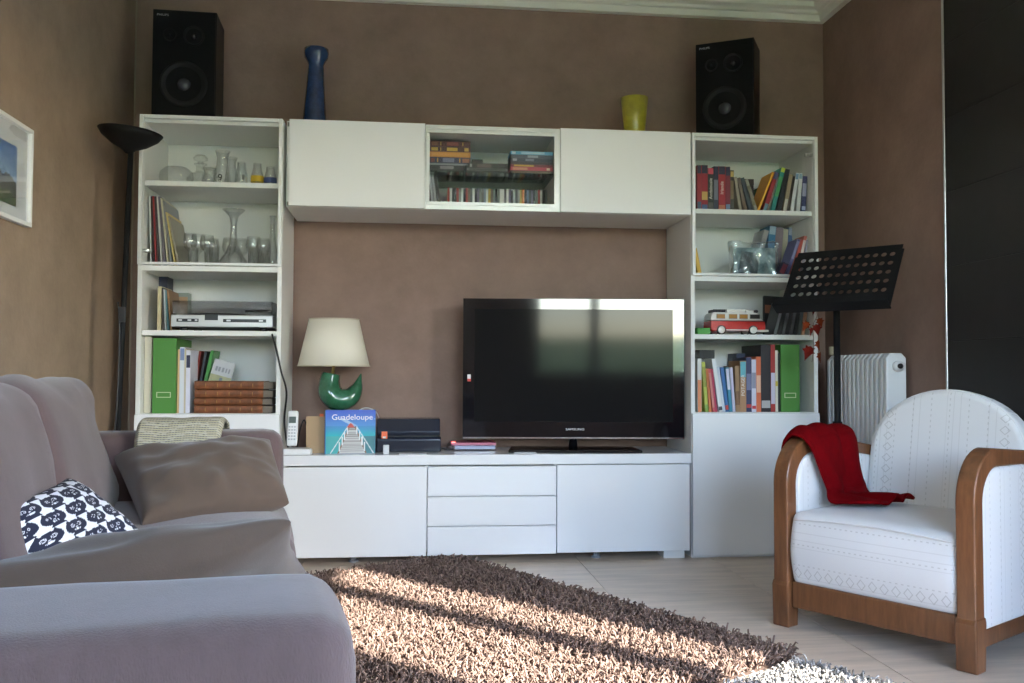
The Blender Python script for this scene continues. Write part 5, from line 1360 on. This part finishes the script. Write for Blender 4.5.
for i, (_, px, y, h_, r) in enumerate(sorted(ti, key=lambda q: q[1])):
    glass_obj('tumbler', tumbler(h_, r), px, y, S, 'straight glass tumbler on the lower glass shelf, %s from the records' % ordinal(i))
glass_obj('wide_decanter', [(0, 0.001), (0.062, 0.001), (0.072, 0.012), (0.066, 0.030), (0.040, 0.065), (0.020, 0.11), (0.014, 0.16), (0.014, 0.20), (0.020, 0.235), (0.048, 0.262), (0.050, 0.264), (0.046, 0.262), (0.017, 0.232), (0.011, 0.20), (0.011, 0.16), (0.017, 0.11), (0.036, 0.065), (0.06, 0.030), (0, 0.008)], 234, 0.11, S, 'wide-based glass decanter with flared mouth among the wine glasses', 'decanter')
glass_obj('tall_bottle', [(0, 0.001), (0.030, 0.001), (0.032, 0.01), (0.030, 0.07), (0.016, 0.12), (0.011, 0.17), (0.011, 0.235), (0.016, 0.24), (0.013, 0.245), (0.008, 0.235), (0.008, 0.17), (0.012, 0.12), (0.026, 0.07), (0, 0.006)], 273, 0.13, S, 'slim tall glass bottle at the right edge of the lower glass shelf', 'bottle')

# --- glazed wall cabinet: volumes, boxes and discs
def lying(x0, x1, y, z, h_, d_, col, label, bands=(), name='book', cat='book', group=None, pages=True):
    t = thing(name, label, cat, (x0, y, z), group=group)
    cm = M8(cname(col), col, rough=0.45); L_ = x1 - x0; bt = min(0.0016, h_ * 0.15)
    MB().box(0, L_, 0, 0.002, 0.0003, h_ - 0.0003).box(0, L_, 0.002, d_, 0.0003, bt).box(0, L_, 0.002, d_, h_ - bt, h_ - 0.0003).build('cover', cm, t)
    box('pages', PAGES if pages else cm, 0.003, L_ - 0.003, 0.0025, d_ - 0.002, bt, h_ - bt, t)
    for a, b, c in bands: box('spine_print', M8(cname(c), c, rough=0.4), L_ * a, L_ * b, -0.0005, 0.0, h_ * 0.18, h_ * 0.82, t)
    return t
S = GSH
ya = 0.115
xa = OX[1] + 0.021; xb = ax(470.5, 165, ya)
z = S
g = 'volumes lying in the glazed wall cabinet'
GO = (186, 140, 60)
for h_, col, lab, bands, x1 in ((0.026, (24, 24, 28), 'long black disc set, lowest of the left stack in the glazed cabinet', [(0.25, 0.9, (54, 50, 56))], ax(464, 170, ya)), (0.022, (34, 34, 40), 'black disc set with pale lettering, second of the left stack', [(0.3, 0.7, (130, 124, 130))], ax(464, 170, ya)), (0.008, (130, 134, 136), 'thin grey disc case in the middle of the left stack', (), ax(468, 170, ya)),
                                (0.029, (44, 40, 66), 'dark blue and red old volume below the orange one', [(0.03, 0.12, (110, 50, 50)), (0.18, 0.21, GO), (0.32, 0.6, (110, 110, 130)), (0.72, 0.75, GO), (0.8, 0.97, (140, 90, 70))], xb), (0.024, (196, 128, 50), 'orange-brown old volume in the left stack', [(0.05, 0.95, (206, 146, 66))], xb),
                                (0.024, (70, 34, 24), 'dark brown old volume with yellow lettering in the left stack', [(0.04, 0.2, (180, 146, 50)), (0.26, 0.28, GO), (0.42, 0.68, (186, 150, 50)), (0.85, 0.95, (190, 150, 60))], xb), (0.026, (74, 24, 20), 'dark red old volume, topmost of the left stack', [(0.05, 0.2, (120, 70, 50)), (0.26, 0.28, GO), (0.42, 0.7, (130, 60, 50)), (0.80, 0.82, GO)], xb)):
    lying(xa, x1, ya, z, h_, 0.14, col, lab, bands, group=g); z += h_
z = S; xm0, xm1 = ax(466.5, 170, ya), ax(508, 170, ya)
for k, (h_, col, lab, bands) in enumerate(((0.028, (20, 20, 22), 'plain black box, lowest of the middle stack in the glazed cabinet', ()), (0.010, (120, 120, 126), 'thin case with pale speckles in the middle stack', [(0.05, 0.95, (70, 70, 74))]), (0.024, (32, 32, 36), 'black box with pale lettering, top of the middle stack', [(0.08, 0.13, (170, 170, 170)), (0.25, 0.6, (100, 84, 84))]))):
    lying(xm0, xm1, ya, z, h_, 0.14, col, lab, bands, name='disc_box', cat='box', group='disc boxes in the glazed wall cabinet', pages=False); z += h_
o = box('black_gadget', BLACK, 0, 0.052, 0, 0.05, 0.0003, 0.022, None, 0.003); o.location = (ax(472, 162, ya), ya + 0.02, z); tag(o, 'small black gadget on the middle stack in the glazed cabinet', 'gadget')
yr = 0.028; z = S; xr0, xr1 = ax(510.5, 165, yr), ax(553, 165, yr)
for h_, col, lab, bands in ((0.014, (44, 30, 26), 'dark disc case with tiny lettering, lowest of the right stack', [(0.05, 0.95, (96, 74, 50))]), (0.016, (178, 60, 76), 'pink-red disc case in the right stack', [(0.85, 0.93, (220, 200, 170)), (0.05, 0.4, (200, 140, 110))]), (0.012, (110, 24, 36), 'dark red disc case with yellow line in the right stack', [(0.08, 0.55, (200, 160, 60))]), (0.012, (46, 34, 42), 'dark plum disc case in the right stack', ()), (0.016, (40, 46, 58), 'dark slate disc case in the right stack', [(0.05, 0.15, (150, 150, 160)), (0.35, 0.55, (120, 124, 136))]), (0.016, (60, 70, 84), 'grey-blue disc case in the right stack', [(0.4, 0.65, (140, 150, 160))]), (0.015, (90, 160, 196), 'sky blue disc case, topmost of the right stack', [(0.04, 0.12, (206, 214, 218)), (0.25, 0.8, (170, 200, 214))])):
    lying(xr0, xr1, yr, z, h_, 0.135, col, lab, bands, name='disc_case', cat='disc case', group='film cases in the glazed wall cabinet', pages=False); z += h_
S = GBT; yc = 0.20
p = ax(430.5, 200, 0.12)
p = max(p, OX[1] + 0.024)
row_from_left(p, 0.12, S, [
    (0.006, 0.175, -5, (24, 24, 26), 'black booklet at the left of the disc row', (), {'d': 0.13}), (0.006, 0.172, -6, (204, 206, 210), 'white booklet leaning left of the discs', (), {'d': 0.13}), (0.005, 0.172, -7, (150, 152, 158), 'grey booklet leaning between two white ones', (), {'d': 0.13}),
    (0.006, 0.172, -8, (206, 206, 210), 'second white booklet leaning left of the discs', (), {'d': 0.13}), (0.014, 0.168, -9, (22, 22, 24), 'thick black booklet leaning left of the discs', (), {'d': 0.13})], 'booklets left of the disc row')
cd_cols = {'black': (26, 26, 28), 'dark grey': (64, 64, 66), 'grey': (124, 124, 122), 'white': (202, 202, 198), 'red': (150, 46, 44), 'violet grey': (104, 94, 118), 'blue grey': (92, 104, 124), 'yellow': (190, 160, 70), 'orange': (206, 110, 40), 'brown': (96, 74, 60), 'green grey': (92, 104, 92)}
seq = 'red,white,dark grey,black,red,grey,white,black,red,brown,dark grey,white,black,violet grey,grey,dark grey,blue grey,white,yellow,brown,green grey,black,grey,white,white,dark grey,white,violet grey,black,white,dark grey,grey,yellow,orange,black,blue grey,dark grey,violet grey,black,grey,red,white,dark grey,grey'.split(',')
x0, x1 = ax(447.5, 195, yc), ax(547, 198, yc)
step = (x1 - x0) / len(seq)
cdm = {}
for i, c in enumerate(seq):
    if c not in cdm:
        m_ = MB().box(0, step - 0.0009, 0.0, 0.0012, 0.0004, 0.124).box(0, step - 0.0009, 0.0016, 0.14, 0.0004, 0.124); me = mesh(m_.v, m_.f); me.materials.append(M8(cname(cd_cols[c]), cd_cols[c], rough=0.25)); cdm[c] = me
    o = link('music_disc', cdm[c], None, None); o.location = (x0 + i * step, yc + 0.003 * ((i * 7) % 5), S)
    tag(o, '%s disc case, %s from the left in the long disc row' % (c, ordinal(i)), 'disc case', 'long row of disc cases')
